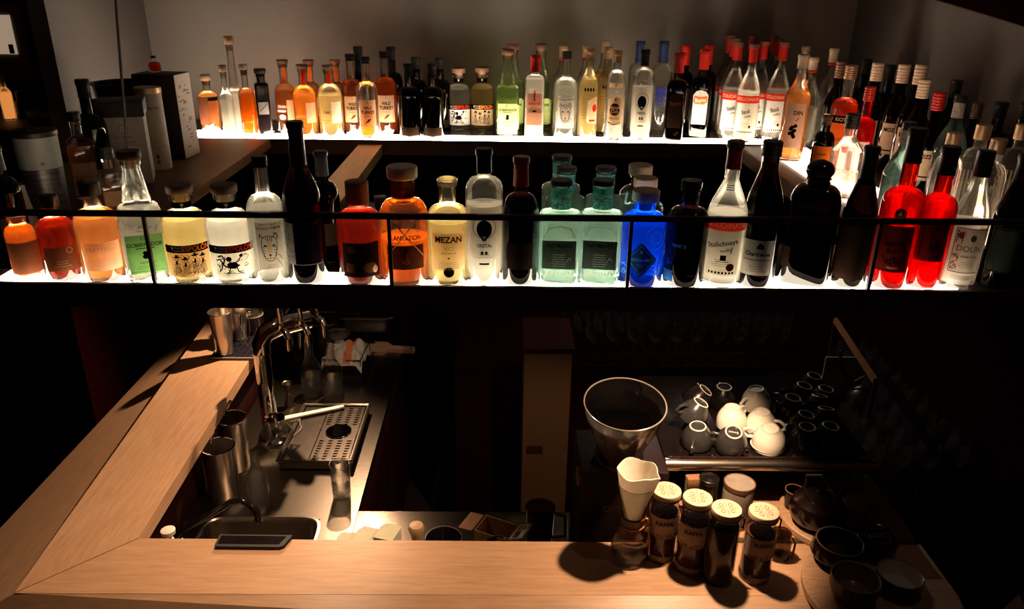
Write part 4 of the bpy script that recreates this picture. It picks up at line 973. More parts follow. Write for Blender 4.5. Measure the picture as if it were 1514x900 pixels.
MB().tube([(.036 * math.cos(t * .26) * (1 + .07 * (t % 2)), .06 + .036 * math.sin(t * .26), .127) for t in range(24)], .0014, 5, True).build('coil_spring', 'chrome', o)
# pepper-dark stick with greens at the bar edge
p = at_z(392, 483, BZ + .02); o = T('muddler', 'dark wooden muddler lying across the edge of the side bar', 'muddler', (p[0], p[1], BZ + .0), 0)
MB().tube([(-.045, 0, .019), (.0, 0, .018), (.07, .005, .019), (.10, .006, .018)], [.013, .011, .010, .014], 14).build('stick', 'dark_wood', o)
MB().tube([(-.062, 0, .019), (-.045, 0, .019)], .018, 16).build('head', 'black_rubber', o)
def leaves(root, c, n, rad, size, m, seed):
    rg = random.Random(seed); k = MB()
    for i in range(n):
        a = rg.uniform(0, 6.28); b = rg.uniform(.1, 1.3); d = Vector((math.cos(a) * math.cos(b), math.sin(a) * math.cos(b), math.sin(b))); q = Vector(c) + d * rad * rg.uniform(.4, 1); s_ = d.cross(Vector((0, 0, 1))).normalized() * size * .4
        u = d.cross(s_).normalized() * size * .12
        k.add([q - d * size * .6, q + s_ + u, q + d * size * .7, q - s_ + u, q - u], [(0, 1, 4), (1, 2, 4), (2, 3, 4), (3, 0, 4)])
    return k.build('leaves', m, root, smooth=False)
p = at_z(425, 520, WZ); o = T('herb_pot', 'small pot of green herbs behind the beer tap', 'herb plant', (-.90, p[1], WZ))
MB().lathe([(0, .03), (.07, .04), (.072, .041), (.066, .036), (.064, .004)], 24, cap1=False).build('pot', 'dull_steel', o)
MB().tube([(0, 0, .06), (.01, 0, .14), (.0, .01, .20)], .003, 6).build('stem', 'plant_green', o)
leaves(o, (0, 0, .18), 70, .07, .028, 'plant_green', 3)

# beer tap tower
p = at_z(403, 652, WZ); o = T('beer_tap', 'chrome beer tap tower with upright column beside the bar', 'beer tap', p)
MB().lathe([(0, .050), (.004, .052), (.012, .050), (.018, .034), (.022, .030)], 40).build('base_flange', 'chrome', o)
MB().lathe([(.02, .029), (.36, .029), (.362, .032), (.368, .032), (.37, .029)], 40).build('column', 'chrome', o)
MB().tube([(0, 0, .365), (0, .005, .40), (.012, .02, .43), (.05, .05, .447), (.10, .08, .45), (.15, .11, .45)], [.031, .033, .036, .038, .037, .035], 24).build('elbow', 'chrome', o)
for i, (dx, dy) in enumerate(((.055, .045), (.115, .085), (.155, .16))):
    t = MB().tube([(dx, dy, .45), (dx + .045, dy - .06, .45), (dx + .055, dy - .075, .435), (dx + .055, dy - .075, .39)], [.012, .012, .011, .008], 14).build('spout', 'chrome', o)
    hnd = MB().lathe([(.45, .010), (.47, .012), (.475, .008), (.56, .0095), (.575, .015), (.585, .015), (.59, .006)], 18, (dx + .02, dy - .03, 0)).build('tap_handle', 'chrome', o)
# cluster beyond the tap: steel jug, straw tumbler, jigger
p = at_z(428, 600, WZ); o = T('jigger', 'double cone steel jigger beside the two clear bottles', 'jigger', p)
MB().lathe([(0, .021), (.001, .022), (.055, .006), (.06, .005), (.10, .019), (.105, .020), (.104, .018), (.065, .003)], 28, cap1=False).build('cones', 'steel', o)
MB().lathe([(.052, .0075), (.0575, .0085), (.063, .0075)], 20).build('waist_ring', 'chrome', o)
p = at_z(446, 560, WZ); o = T('bar_tool_jar', 'dark jar of bar tools behind the clear bottles', 'tool jar', p)
MB().lathe([(0, .045), (.13, .05), (.135, .051), (.13, .046), (.006, .04)], 28).build('jar', 'smoke_glass', o)
for i, (dx, dy, h) in enumerate(((.0, .0, .30), (.02, .01, .28), (-.02, .01, .26), (.01, -.02, .24))):
    MB().tube([(dx * .4, dy * .4, .01), (dx * 1.2, dy * 1.2, h * .6), (dx * 1.8, dy * 2, h)], [.003, .004, .009], 8).build('bar_tool', 'chrome' if i % 2 else 'black_gloss', o)
def waterbottle(px, py, h, r, label, level=.45, z=WZ):
    p = at_z(px, py, z); o = T('glass_bottle', label, 'bottle', p)
    pr = [(0, r * .92), (.004, r), (h * .50, r)] + scurve(h * .50, r, h * .80, r * .42, 's') + [(h * .96, r * .36), (h * .965, r * .43), (h, r * .42)]
    MB().lathe(pr, 36, cap1=False).build('glass_body', 'g_clearer', o)
    zl = h * level; sf = Surf(pr); MB().lathe([(.012, r * .85), (.014, r - .004), (min(zl, h * .5), r - .004), (zl, sf.at(zl)[0] - .004)], 36).build('water', 'l_water', o)
    return o
waterbottle(463, 585, .24, .042, 'clear glass bottle with water, nearer the beer tap, behind the drip tray', .42)
waterbottle(494, 590, .25, .043, 'clear glass bottle with water, in front of the striped towel', .42)
# black bin with a folded striped towel, dish on top, cutting board behind
p = at_z(507, 560, WZ); o = T('utensil_basket', 'black wire basket on the steel counter holding the towel', 'basket', (p[0], p[1] + .09, WZ), -.05)
k = MB()
for z in (.01, .05, .09): k.tube([(-.075, -.09, z), (.085, -.09, z), (.085, .10, z), (-.075, .10, z)], .0035, 6, True)
for i in range(7):
    for y in (-.09, .10): k.tube([(-.075 + i * .0266, y, .01), (-.075 + i * .0266, y, .09)], .002, 5)
k.box((-.075, -.09, 0), (.085, .10, .006)); k.build('wire_frame', 'black_metal', o, smooth=False)
pb = (p[0], p[1] + .09, WZ)
o = T('folded_towel', 'cream bar towel with an orange stripe heaped in the basket', 'towel', (pb[0], pb[1], WZ + .012), -.05)
def cloth(x0, x1, y0, y1, f, nx=22, ny=22, th=.006):
    k = MB(); top = [(x0 + (x1 - x0) * i / nx, y0 + (y1 - y0) * j / ny) for j in range(ny + 1) for i in range(nx + 1)]
    vs = [(x, y, f(x, y)) for x, y in top] + [(x, y, f(x, y) - th) for x, y in top]; n = (nx + 1) * (ny + 1); fs = []
    for j in range(ny):
        for i in range(nx):
            a = j * (nx + 1) + i; fs += [(a, a + 1, a + nx + 2, a + nx + 1), (n + a + nx + 1, n + a + nx + 2, n + a + 1, n + a)]
    for i in range(nx): a = i; b = ny * (nx + 1) + i; fs += [(a, n + a, n + a + 1, a + 1), (b + 1, n + b + 1, n + b, b)]
    for j in range(ny): a = j * (nx + 1); b = a + nx; fs += [(a + nx + 1, n + a + nx + 1, n + a, a), (b, n + b, n + b + nx + 1, b + nx + 1)]
    return k.add(vs, fs)
fz = lambda x, y: .085 + .020 * math.sin(x * 70 + y * 20) * math.cos(y * 48) + .03 * math.exp(-((x / .06) ** 2 + (y / .06) ** 2)) - 1.4 * max(0, abs(x) - .066) - 1.2 * max(0, abs(y) - .08)
cloth(-.082, .090, -.100, .10, fz).build('towel_cloth', 'towel', o)
cloth(.012, .040, -.098, .09, lambda x, y: fz(x, y) + .0012, 6, 22, .001).build('orange_stripe', 'towel_orange', o)
p = at_z(500, 500, WZ + .12); o = T('shallow_dish', 'shallow glass dish resting on the striped towel', 'dish', (p[0], p[1], WZ + .128))
MB().lathe([(0, .035), (.002, .042), (.014, .047), (.0145, .054), (.018, .055), (.018, .046), (.006, .036), (.005, .002)], 36, cap1=False).build('dish_bowl', 'cream_glass', o)
a = at_z(520, 512, WZ + .02); o = T('cutting_board', 'small wooden cutting board with a narrow handle and hanging hole', 'cutting board', (a[0] + .085, a[1] + .01, WZ), -.10)
MB().prism([(-.10, -.05), (.07, -.055), (.085, -.02), (.205, -.022), (.21, .0), (.205, .018), (.10, .02), (.07, .052), (-.10, .05)], .0, .018).build('board', 'board_wood', o)
MB().lathe([(.017, .006), (.0190, .0075), (.0195, .006)], 16, (.193, -.002, 0)).build('hanging_hole', 'black_metal', o)
o = T('black_tongs', 'small black tongs lying on the cutting board', 'tongs', (a[0] + .05, a[1] + .045, WZ + .019), .15)
MB().tube([(-.05, 0, .006), (.0, .004, .008), (.05, .002, .006)], [.006, .004, .006], 8).build('arm', 'black_gloss', o)
MB().tube([(-.05, .003, .006), (.0, -.008, .008), (.05, -.012, .006)], [.006, .004, .006], 8).build('arm', 'black_gloss', o)
a = at_z(490, 472, WZ + .07); b = at_z(582, 472, WZ + .07)
o = T('ice_tray', 'deep black tray with a bright steel rim at the far end of the work counter', 'tray', ((a[0] + b[0]) / 2, a[1] + .11, WZ))
w = (b[0] - a[0]) / 2
MB().lathe([(0, w * .9), (.070, w), (.073, w * 1.02), (.073, w * .95), (.01, w * .86), (.009, .002)], 48, n=7, asp=.11 / w, cap1=False).build('tub', 'black_gloss', o)
MB().tube([tuple(Vector((w * 1.0 * sect(t * math.pi / 20, 7)[0], .11 * sect(t * math.pi / 20, 7)[1], .075))) for t in range(40)], .0065, 8, True).build('rim', 'steel', o)
MB().box((-w * .6, -.05, .055), (-w * .1, -.01, .078), .004).build('scoop', 'steel', o)
a = at_z(430, 478, WZ + .1); o = T('steel_pan', 'bent steel pan rim showing behind the tap handles', 'pan', (-.86, a[1] + .05, WZ))
MB().lathe([(0, .07), (.10, .075), (.103, .079), (.103, .073), (.008, .066), (.007, .002)], 40, n=5, cap1=False).build('pan_body', 'dull_steel', o)
MB().tube([(.079 * sect(t * math.pi / 18, 5)[0], .079 * sect(t * math.pi / 18, 5)[1], .104) for t in range(36)], .005, 8, True).build('rolled_rim', 'steel', o)

# drip tray with rinser
a = at_z(412, 682, WZ + .035); b = at_z(519, 682, WZ + .035); c = at_z(541, 600, WZ + .035)
x0, x1, y0, y1 = a[0], b[0], a[1], c[1]
o = T('drip_tray', 'steel drip tray with slotted grate and round glass rinser', 'drip tray', ((x0 + x1) / 2, (y0 + y1) / 2, WZ)); w, d = (x1 - x0) / 2, (y1 - y0) / 2
MB().box((-w, -d, 0), (w, -d + .006, .04)).box((-w, d - .006, 0), (w, d, .04)).box((-w, -d + .006, 0), (-w + .006, d - .006, .04)).box((w - .006, -d + .006, 0), (w, d - .006, .04)).box((-w, -d, 0), (w, d, .005)).build('tray_body', 'steel', o)
MB().tube([(-w - .004, -d - .004, .040), (w + .004, -d - .004, .040), (w + .004, d + .004, .040), (-w - .004, d + .004, .040)], .0055, 8, True).build('rolled_rim', 'steel', o)
gx0 = -w * .18; g_ = MB(); hole = []
def slots(bm_, xa, xb, ya, yb, z):
    """a plate with rows of slots: built from bars"""
    nx, ny = 4, 22
    rc_ = ((xa + xb) / 2, (ya + yb) / 2, .040)
    cell_w = (xb - xa) / nx; cell_h = (yb - ya) / ny
    for j in range(ny):
        ym = ya + (j + .5) * cell_h; band = abs(ym - rc_[1]) < .052
        for i in range(nx):
            xl = xa + i * cell_w; xr = xl + cell_w
            cut = not band
            if not cut: 
                dd = math.sqrt(max(0, .046 ** 2 - (ym - rc_[1]) ** 2)) if abs(ym - rc_[1]) < .046 else 0
                l, r_ = rc_[0] - dd, rc_[0] + dd
                for (p_, q_) in ((xl, min(xr, l)), (max(xl, r_), xr)):
                    if q_ > p_ + 1e-5: bm_.box((p_, ym - cell_h / 2, z - .002), (q_, ym + cell_h / 2, z))
            else:
                s_ = cell_w * .26
                bm_.box((xl, ym - cell_h / 2, z - .002), (xl + s_, ym + cell_h / 2, z)); bm_.box((xr - s_, ym - cell_h / 2, z - .002), (xr, ym + cell_h / 2, z))
                bm_.box((xl + s_, ym + cell_h * .02, z - .002), (xr - s_, ym + cell_h / 2, z))
    return rc_
rc_ = slots(g_, gx0, w - .012, -d + .012, d - .012, .036)
g_.build('slotted_grate', 'dull_steel', o, smooth=False)
MB().lathe([(.037, .044), (.039, .047), (.041, .047), (.041, .044)], 40, (rc_[0], rc_[1], 0)).build('rinser_ring', 'chrome', o)
MB().lathe([(.012, .043), (.014, .006), (.030, .005), (.032, .002)], 24, (rc_[0], rc_[1], 0)).build('rinser_nozzle', 'black_gloss', o)
MB().box((-w + .01, -d + .012, .0335), (gx0 - .004, d - .012, .035)).build('solid_plate', 'dull_steel', o)
a = at_z(418, 618, WZ + .05); b = at_z(508, 600, WZ + .05)
o = T('bar_knife', 'cream plastic spatula lying over the back edge of the drip tray', 'spatula', ((a[0] + b[0]) / 2, (a[1] + b[1]) / 2, WZ + .0465), math.atan2(b[1] - a[1], b[0] - a[0]))
L_ = math.hypot(b[0] - a[0], b[1] - a[1]) / 2
MB().prism([(-L_ * 1.15, -.013), (L_ * .8, -.009), (L_, -.004), (L_ * 1.02, .0), (L_, .008), (L_ * .8, .010), (-L_ * 1.15, .012)], 0, .005).build('blade', 'white_plastic', o)
MB().prism([(-L_ * 1.6, -.008), (-L_ * 1.1, -.010), (-L_ * 1.1, .009), (-L_ * 1.6, .008)], -.001, .007).build('grip', 'white_plastic', o)

# round glass pot, water carafe, tumbler, steel canisters
p = at_z(398, 668, WZ + .036); o = T('glass_teapot', 'round clear glass pot on the drip tray in front of the beer tap', 'glass pot', (p[0] + .02, p[1] + .04, WZ + .036), .4)
MB().lathe([(0, .034), (.004, .040)] + [(.004 + .085 * i / 10, .030 + .032 * math.sin(math.pi * (.12 + .86 * i / 10))) for i in range(11)] + [(.10, .034), (.112, .036), (.114, .034)], 36, cap1=False).build('glass_bulb', 'g_clearer', o)
MB().tube([(.05, 0, .085), (.085, 0, .09), (.09, 0, .05), (.058, 0, .025)], .005, 10).build('handle', 'g_clearer', o)
MB().lathe([(.114, .036), (.118, .036), (.122, .012), (.130, .012), (.131, .004)], 28).build('lid', 'chrome', o)
waterbottle(386, 752, .225, .0345, 'small clear water carafe standing by the sink', .70)
p = at_z(506, 735, WZ); o = T('water_glass', 'straight glass half full of water beside the drip tray', 'glass', p)
MB().lathe([(0, .027), (.003, .029), (.02, .030), (.135, .033), (.135, .0312), (.022, .0275), (.018, .003)], 36, cap1=False).build('glass_wall', 'g_clearer', o)
MB().lathe([(.022, .0272), (.078, .029)], 32).build('water', 'l_water', o)
def canister(px, py, h, r, label):
    p = at_z(px, py, WZ); o = T('steel_canister', label, 'canister', p)
    MB().lathe([(0, r * .86), (.004, r * .9), (h * .96, r), (h, r * 1.03), (h, r * .97), (.01, r * .84), (.009, .003)], 40, cap1=False).build('wall', 'brushed_cup', o)
    MB().tube([(-r * .5, .0, h - .03), (-r * .35, .01, h + .03), (0, .02, h + .055)], [.003, .003, .006], 8).build('spoon', 'chrome', o)
    MB().tube([(r * math.cos(t * .314), r * math.sin(t * .314), h) for t in range(20)], .0022, 6, True).build('rolled_rim', 'chrome', o); return o
canister(334, 735, .20, .052, 'nearer tall steel canister against the bar side')
canister(352, 690, .20, .050, 'tall steel canister behind the nearer one, beside the round glass pot')
p = at_z(262, 792, WZ + .05); q = at_z(350, 738, WZ + .15); e_ = at_z(380, 756, WZ + .11)
fb = (max(p[0], -.985), p[1] - .0)
o = T('faucet', 'black bent faucet reaching over the sink', 'faucet', (fb[0], fb[1], WZ))
MB().lathe([(0, .022), (.006, .022), (.010, .016), (.04, .015), (.042, .012)], 28).build('base', 'black_gloss', o)
qq = Vector((q[0] - fb[0], q[1] - fb[1], .15)); ee = Vector((e_[0] - fb[0], e_[1] - fb[1], .11))
MB().tube([(0, 0, .035), (0, 0, .055), tuple(qq * .12 + Vector((0, 0, .055))), tuple(qq * .5 + Vector((0, 0, .028))), tuple(qq * .9 + Vector((0, 0, .008))), tuple(qq + Vector((.012, -.002, .0))), tuple(qq.lerp(ee, .5) + Vector((.004, 0, .008))), tuple(ee), tuple(ee + Vector((.002, -.002, -.03)))], .0105, 16).build('spout', 'black_gloss', o)
MB().tube([tuple(ee + Vector((.002, -.002, -.028))), tuple(ee + Vector((.002, -.002, -.040)))], .0125, 16).build('aerator', 'chrome', o)
p = at_z(229, 783, WZ + .205); o = T('white_dispenser', 'small white pump dispenser at the bar corner', 'soap dispenser', (p[0] + .035, p[1], WZ))
MB().lathe([(0, .026), (.003, .028), (.135, .028), (.15, .022), (.158, .012)], 28).build('bottle_body', 'white_plastic', o)
MB().lathe([(.158, .011), (.175, .011), (.177, .007), (.192, .007), (.193, .018), (.205, .019), (.207, .015)], 24).build('pump', 'white_plastic', o)

# pad on the bar
p = at_z(376, 800, BZ); o = T('black_pad', 'flat black rubber pad hanging over the inner bar edge', 'pad', (p[0], p[1] - .008, BZ), -.01)
MB().prism([(-.092, -.019), (-.088, -.024), (.075, -.024), (.084, -.018), (.096, .022), (-.092, .022)], 0, .010).build('pad_body', 'black_rubber', o)
MB().prism([(-.086, -.014), (.070, -.014), (.082, .016), (-.086, .016)], .010, .0112).build('pad_inlay', 'black_gloss', o)

# folded napkins by the inner edge
for i, (px, py, rz, lb) in enumerate(((512, 791, .05, 'pale folded napkin nearest the sink, lying flat'), (540, 786, -.25, 'pale folded napkin leaning on the flat one'), (573, 785, -.32, 'pale folded napkin with a dark edge beside the round wooden lid'))):
    p = at_z(px, py, WZ + .19); o = T('folded_napkin', lb, 'napkin', (p[0], p[1] + .0, WZ), rz)
    o.scale = (.62, 1, 1)
    MB().box((-.045, -.03, 0), (.045, .03, .165 + .008 * i), .004).build('stack_below', 'napkin', o)
    MB().prism([(-.046, -.032), (.046, -.030), (.044, .034), (-.03, .036), (-.046, .018)], .166 + .008 * i, .171 + .008 * i).build('top_fold', 'napkin', o)
p = at_z(615, 784, WZ + .10); o = T('wooden_tamper', 'round wooden tamper head upright on the steel strip', 'tamper', (p[0], p[1] + .01, WZ))
MB().lathe([(0, .026), (.03, .027), (.032, .018), (.055, .013), (.08, .018), (.10, .024), (.112, .020), (.116, .005)], 32).build('handle', 'board_wood', o)
MB().lathe([(0, .0285), (.010, .029), (.012, .0275)], 32).build('metal_base', 'steel', o)
p = at_z(656, 800, WZ + .06); o = T('black_bowl', 'black bowl rim just showing over the inner bar edge', 'bowl', (p[0], p[1] + .0, WZ))
MB().lathe([(0, .03), (.004, .034), (.07, .055), (.072, .053), (.01, .03), (.009, .003)], 32, cap1=False).build('bowl_body', 'black_gloss', o)
MB().tube([(.054 * math.cos(t * .26), .054 * math.sin(t * .26), .0715) for t in range(24)], .0018, 6, True).build('rim', 'dull_steel', o)
p = at_z(757, 783, WZ + .10); o = T('open_carton', 'small open cardboard carton with a white barcode sticker on its flap', 'carton', (p[0] - .045, p[1] + .01, WZ), -.45)
MB().box((-.055, -.04, 0), (.055, -.037, .10)).box((-.055, .037, 0), (.055, .04, .10)).box((-.055, -.037, 0), (-.052, .037, .10)).box((.052, -.037, 0), (.055, .037, .10)).box((-.055, -.04, 0), (.055, .04, .003)).build('box_body', 'cardboard', o, smooth=False)
tl = Matrix.Translation((.055, 0, .10)) @ Matrix.Rotation(R(-24), 4, 'Y')
fl = MB().box((0, -.04, 0), (.05, .04, .003), 0, tl).build('lid_flap', 'cardboard', o, smooth=False)
MB().box((.006, -.034, .003), (.044, .034, .0036), 0, tl).build('sticker', 'white_plastic', fl, smooth=False)
kb = MB(); rg = random.Random(5); y = -.03
while y < .0:
    w_ = rg.choice((.001, .0016, .0024)); kb.box((.010, y, .0036), (.030, y + w_, .0040), 0, tl); y += w_ + .0014
for j in range(3): kb.box((.012 + j * .010, .006, .0036), (.016 + j * .010, .028, .0040), 0, tl)
kb.build('barcode', 'p_ink', fl, smooth=False)
MB().box((-.10, -.04, .098), (-.055, .04, .101), 0, Matrix.Rotation(R(-5), 4, 'Y')).build('lid_flap', 'cardboard', o, smooth=False)
p = at_z(736, 800, WZ + .10); o = T('steel_cup', 'dark steel cup rim just showing in front of the open carton', 'cup', (p[0], p[1] - .02, WZ))
MB().lathe([(0, .032), (.10, .040), (.102, .041), (.10, .038), (.01, .03), (.009, .003)], 32, cap1=False).build('cup_body', 'black_gloss', o)
MB().tube([(.041 * math.cos(t * .26), .041 * math.sin(t * .26), .102) for t in range(24)], .0016, 6, True).build('rim', 'steel', o)
p = at_z(799, 752, WZ + .14); o = T('glass_jug', 'dark glass measuring jug with a handle beside the open carton', 'jug', (p[0], p[1] + .0, WZ))
MB().lathe([(0, .034), (.004, .038), (.14, .044), (.142, .046), (.145, .046), (.143, .042), (.012, .036), (.010, .003)], 36, cap1=False).build('jug_wall', 'smoke_glass', o)
MB().tube([(.043, 0, .125), (.075, -.01, .12), (.078, -.012, .05), (.041, 0, .035)], .0055, 10).build('handle', 'smoke_glass', o)
MB().lathe([(.012, .0355), (.05, .0375)], 30).build('dark_liquid', 'l_dark', o)

# ---------------------------------------------------------------- grinder, coffee machine, cups
o = T('coffee_grinder', 'black coffee grinder with a big clear funnel hopper behind the jars', 'coffee grinder', (.325, 1.80, WZ))
MB().box((-.115, -.10, .0), (.118, .115, .415), .008).build('housing', 'black_cabinet2', o)
mbx = MB(); vs, fs = text2d('QUNIMI', .0)
mbx.add([(x * .026 - .005, -.1005, .30 + y * .026) for x, y in vs], fs, False).build('lettering', 'dull_steel', o, smooth=False)
hp = at_z(925, 600, 1.45)
hc = (hp[0] - .325, hp[1] - 1.80 + .01)
tm = Matrix.Translation((hc[0], hc[1] , .0)) 
tl = Matrix.Translation((hc[0], hc[1], .60)) @ Matrix.Rotation(R(10), 4, 'X') @ Matrix.Translation((0, 0, -.60))
MB().lathe([(.405, .060), (.44, .062), (.47, .066), (.56, .098), (.585, .103), (.600, .105), (.603, .103), (.585, .100), (.56, .095), (.47, .063), (.41, .057)], 56, M_=tl, cap0=False, cap1=False).build('hopper', 'g_hopper', o)
MB().tube([tl @ Vector((.105 * math.cos(t * math.pi / 24), .105 * math.sin(t * math.pi / 24), .602)) for t in range(48)], .0022, 8, True).build('hopper_rim', 'rim_glint', o)
MB().lathe([(.563, .096), (.567, .098), (.568, .096)], 48, M_=tl).build('hopper_lid', 'smoke_glass', o)
MB().lathe([(.405, .064), (.425, .066), (.428, .062)], 40, M_=tl).build('collar', 'dull_steel', o)
MB().lathe([(.43, .054), (.50, .055), (.505, .050)], 30, M_=tl).build('coffee_beans', 'coffee', o)
MB().box((hc[0] - .115, hc[1] - .02, .36), (hc[0] - .06, hc[1] + .02, .40), .004).build('portafilter_fork', 'copper_dim', o)
TZ = 1.25
o = T('coffee_machine', 'black coffee machine with a steel-edged cup tray on top', 'coffee machine', (.72, 2.02, WZ))
MB().box((-.27, -.06, .0), (.30, .26, TZ - WZ - .025), .01).build('housing', 'black_cabinet2', o)
MB().box((-.27, -.235, .37), (.30, .26, TZ - WZ - .004), .004).build('cup_tray', 'black_gloss', o)
MB().tube([(-.272, -.238, .387), (-.225, -.238, .387), (.30, -.238, .387)], .0165, 20).build('front_bar', 'steel_bar', o)
MB().tube([(-.273, -.238, .387), (-.236, -.238, .387)], .0180, 20).build('end_cap', 'steel_bar', o)
MB().box((-.268, -.232, .0), (-.255, -.06, .37), .002).build('side_leg', 'black_metal', o)
MB().box((-.262, -.238, TZ - WZ), (.29, -.232, TZ - WZ + .010)).build('tray_lip', 'black_metal', o)

def make_cup(m, ring='white_ceramic', name='cup_x'):
    o = empty('coffee_cup')
    pr = [(0, .0405), (.001, .0425), (.010, .0430), (.024, .0420), (.038, .0375), (.050, .0300), (.057, .0245), (.060, .0225)]
    inn = [(z - .003 if z > .01 else z, r - .003) for z, r in pr[::-1]]
    MB().lathe([(0, .0395)] + pr + [(.060, .0190), (.058, .0185), (.058, .002)], 44).build('cup_body', m, o)
    MB().lathe([(.0585, .0190), (.0612, .0195), (.0615, .0215), (.0600, .0232)], 40, cap0=False, cap1=False, closed=True).build('foot_ring', ring, o)
    MB().tube([(.040, 0, .016), (.056, 0, .012), (.066, 0, .020), (.064, 0, .034), (.050, 0, .042), (.036, 0, .040)], [.005, .0045, .0045, .0045, .0045, .005], 12).build('handle', m, o)
    return o
protos = {}
def cup(px, py, kind, label, tx=0, ty=0, rz=0, zf=None, s=1.0):
    key = kind
    if key not in protos: r = protos[key] = make_cup({'grey': 'grey_ceramic', 'white': 'white_ceramic', 'cream': 'cream_ceramic', 'dark': 'dark_ceramic'}[kind], 'cream_ceramic' if kind in ('white', 'cream') else ('white_ceramic' if kind == 'grey' else 'ring_dim'))
    else: r = copy_tree(protos[key])
    up = Matrix.Rotation(R(tx), 3, 'X') @ Matrix.Rotation(R(ty), 3, 'Y'); a = up @ Vector((0, 0, .0615 * s))
    tilt = math.hypot(tx, ty); zr = TZ - WZ + WZ + .0425 * s * math.sin(R(tilt)) + (zf or 0)
    f = at_z(px, py, zr + a.z); r.location = (f[0] - a.x, f[1] - a.y, zr); r.scale = (s, s, s)
    r.rotation_euler = (up @ Matrix.Rotation(rz, 3, 'Z')).to_euler(); tag(r, label, 'cup'); return r
cup(1032, 629, 'grey', 'upturned grey cup with its handle hanging over the tray bar', 8, -4, R(245))
cup(1085, 638, 'grey', 'upturned grey cup with pale foot ring and maker mark, middle of the front row', 20, -3, R(165))
cup(1139, 632, 'white', 'large white cup foremost on the tray, tipped forward', 10, -6, R(150), s=1.06)
cup(1037, 594, 'grey', 'grey cup tipped sideways behind the one hanging over the bar', 4, 24, R(200), zf=.02)
cup(1083, 601, 'white', 'white cup between the two grey cups, second row', 0, -4, R(40), zf=.02)
cup(1127, 608, 'white', 'white cup behind the foremost white cup', 4, -4, R(-30), zf=.015)
cup(1118, 574, 'cream', 'shaded cream cup at the back of the white cups', 0, -8, R(210), zf=.02)
cup(1044, 576, 'dark', 'dark cup tipped sideways at the back of the tray', 6, 34, R(90), zf=.01)
cup(1071, 571, 'dark', 'dark cup with an upright pale ring behind the white cups', 4, 0, R(90))
for i, (px, py, tx, ty, lb) in enumerate(((1194, 630, 4, 0, 'nearest dark cup to the foremost white cup'), (1229, 629, 6, 4, 'dark cup at the outer front corner of the tray'), (1193, 612, 2, 8, 'dark cup directly behind the nearest dark one'), (1222, 603, -14, 4, 'dark cup with a flattened ring in the third row'),
        (1173, 587, 4, 4, 'dark cup with a bright ring beside the shaded cream cup'), (1222, 574, 4, 6, 'dark cup in the fourth row, outer file'), (1190, 569, 4, 8, 'dark cup in the fourth row, inner file'), (1212, 584, -14, 6, 'dark cup with a dim flattened ring between the outer files'), (1205, 555, 4, 6, 'dark cup rearmost on the tray'))):
    cup(px, py, 'dark', lb, tx, ty, R(30 * i))
# maker mark on the middle grey cup
src = [x for x in bpy.data.objects if x.get('label', '').startswith('upturned grey cup with pale foot ring')][0]
vs, fs = text2d('Sunset', .01); MB().add([(x * .010, y * .010, .0585) for x, y in vs], fs, False).build('lettering', 'white_ceramic', src, smooth=False)
o = T('saucer', 'white saucer lying under the foremost white cup', 'saucer', at_z(1140, 672, TZ + .001))
o.location.y += .035; MB().lathe([(0, .022), (.002, .026), (.008, .046), (.010, .047), (.009, .044), (.004, .024), (.003, .002)], 40, cap1=False).build('saucer_plate', 'white_ceramic', o)
MB().lathe([(.0035, .020), (.0045, .021), (.0045, .019)], 30).build('well_ring', 'cream_ceramic', o)
# things standing under the cup tray on the inner board
def tin(px, py, h, r, label, m, lid, name='tin_can'):
    p = at_z(px, py, BZ); o = T(name, label, 'tin', p)
    MB().lathe([(0, r * .97), (.003, r), (h - .004, r), (h, r * .97)], 36).build('can_body', m, o)
    MB().lathe([(h - .012, r * 1.005), (h - .011, r * 1.03), (h + .001, r * 1.03), (h + .002, r * .98), (h - .001, r * .95)], 36).build('lid', lid, o); return o
tin(1085, 772, .13, .040, 'paper-wrapped tin under the cup tray beside the dark jar', 'carton_dim', 'cap_brown')
tin(1041, 765, .13, .026, 'slim dark jar with a shiny cap under the cup tray', 'black_gloss', 'cap_black', 'dark_jar')
p = at_z(1020, 762, BZ); o = T('brown_packet', 'small brown paper packet standing beside the slim dark jar', 'packet', p, .1)
MB().box((-.022, -.012, 0), (.018, .012, .125), .004).build('packet_body', 'carton_dim', o); MB().box((-.022, -.013, .10), (.018, .013, .128), .003).build('folded_top', 'cardboard', o)

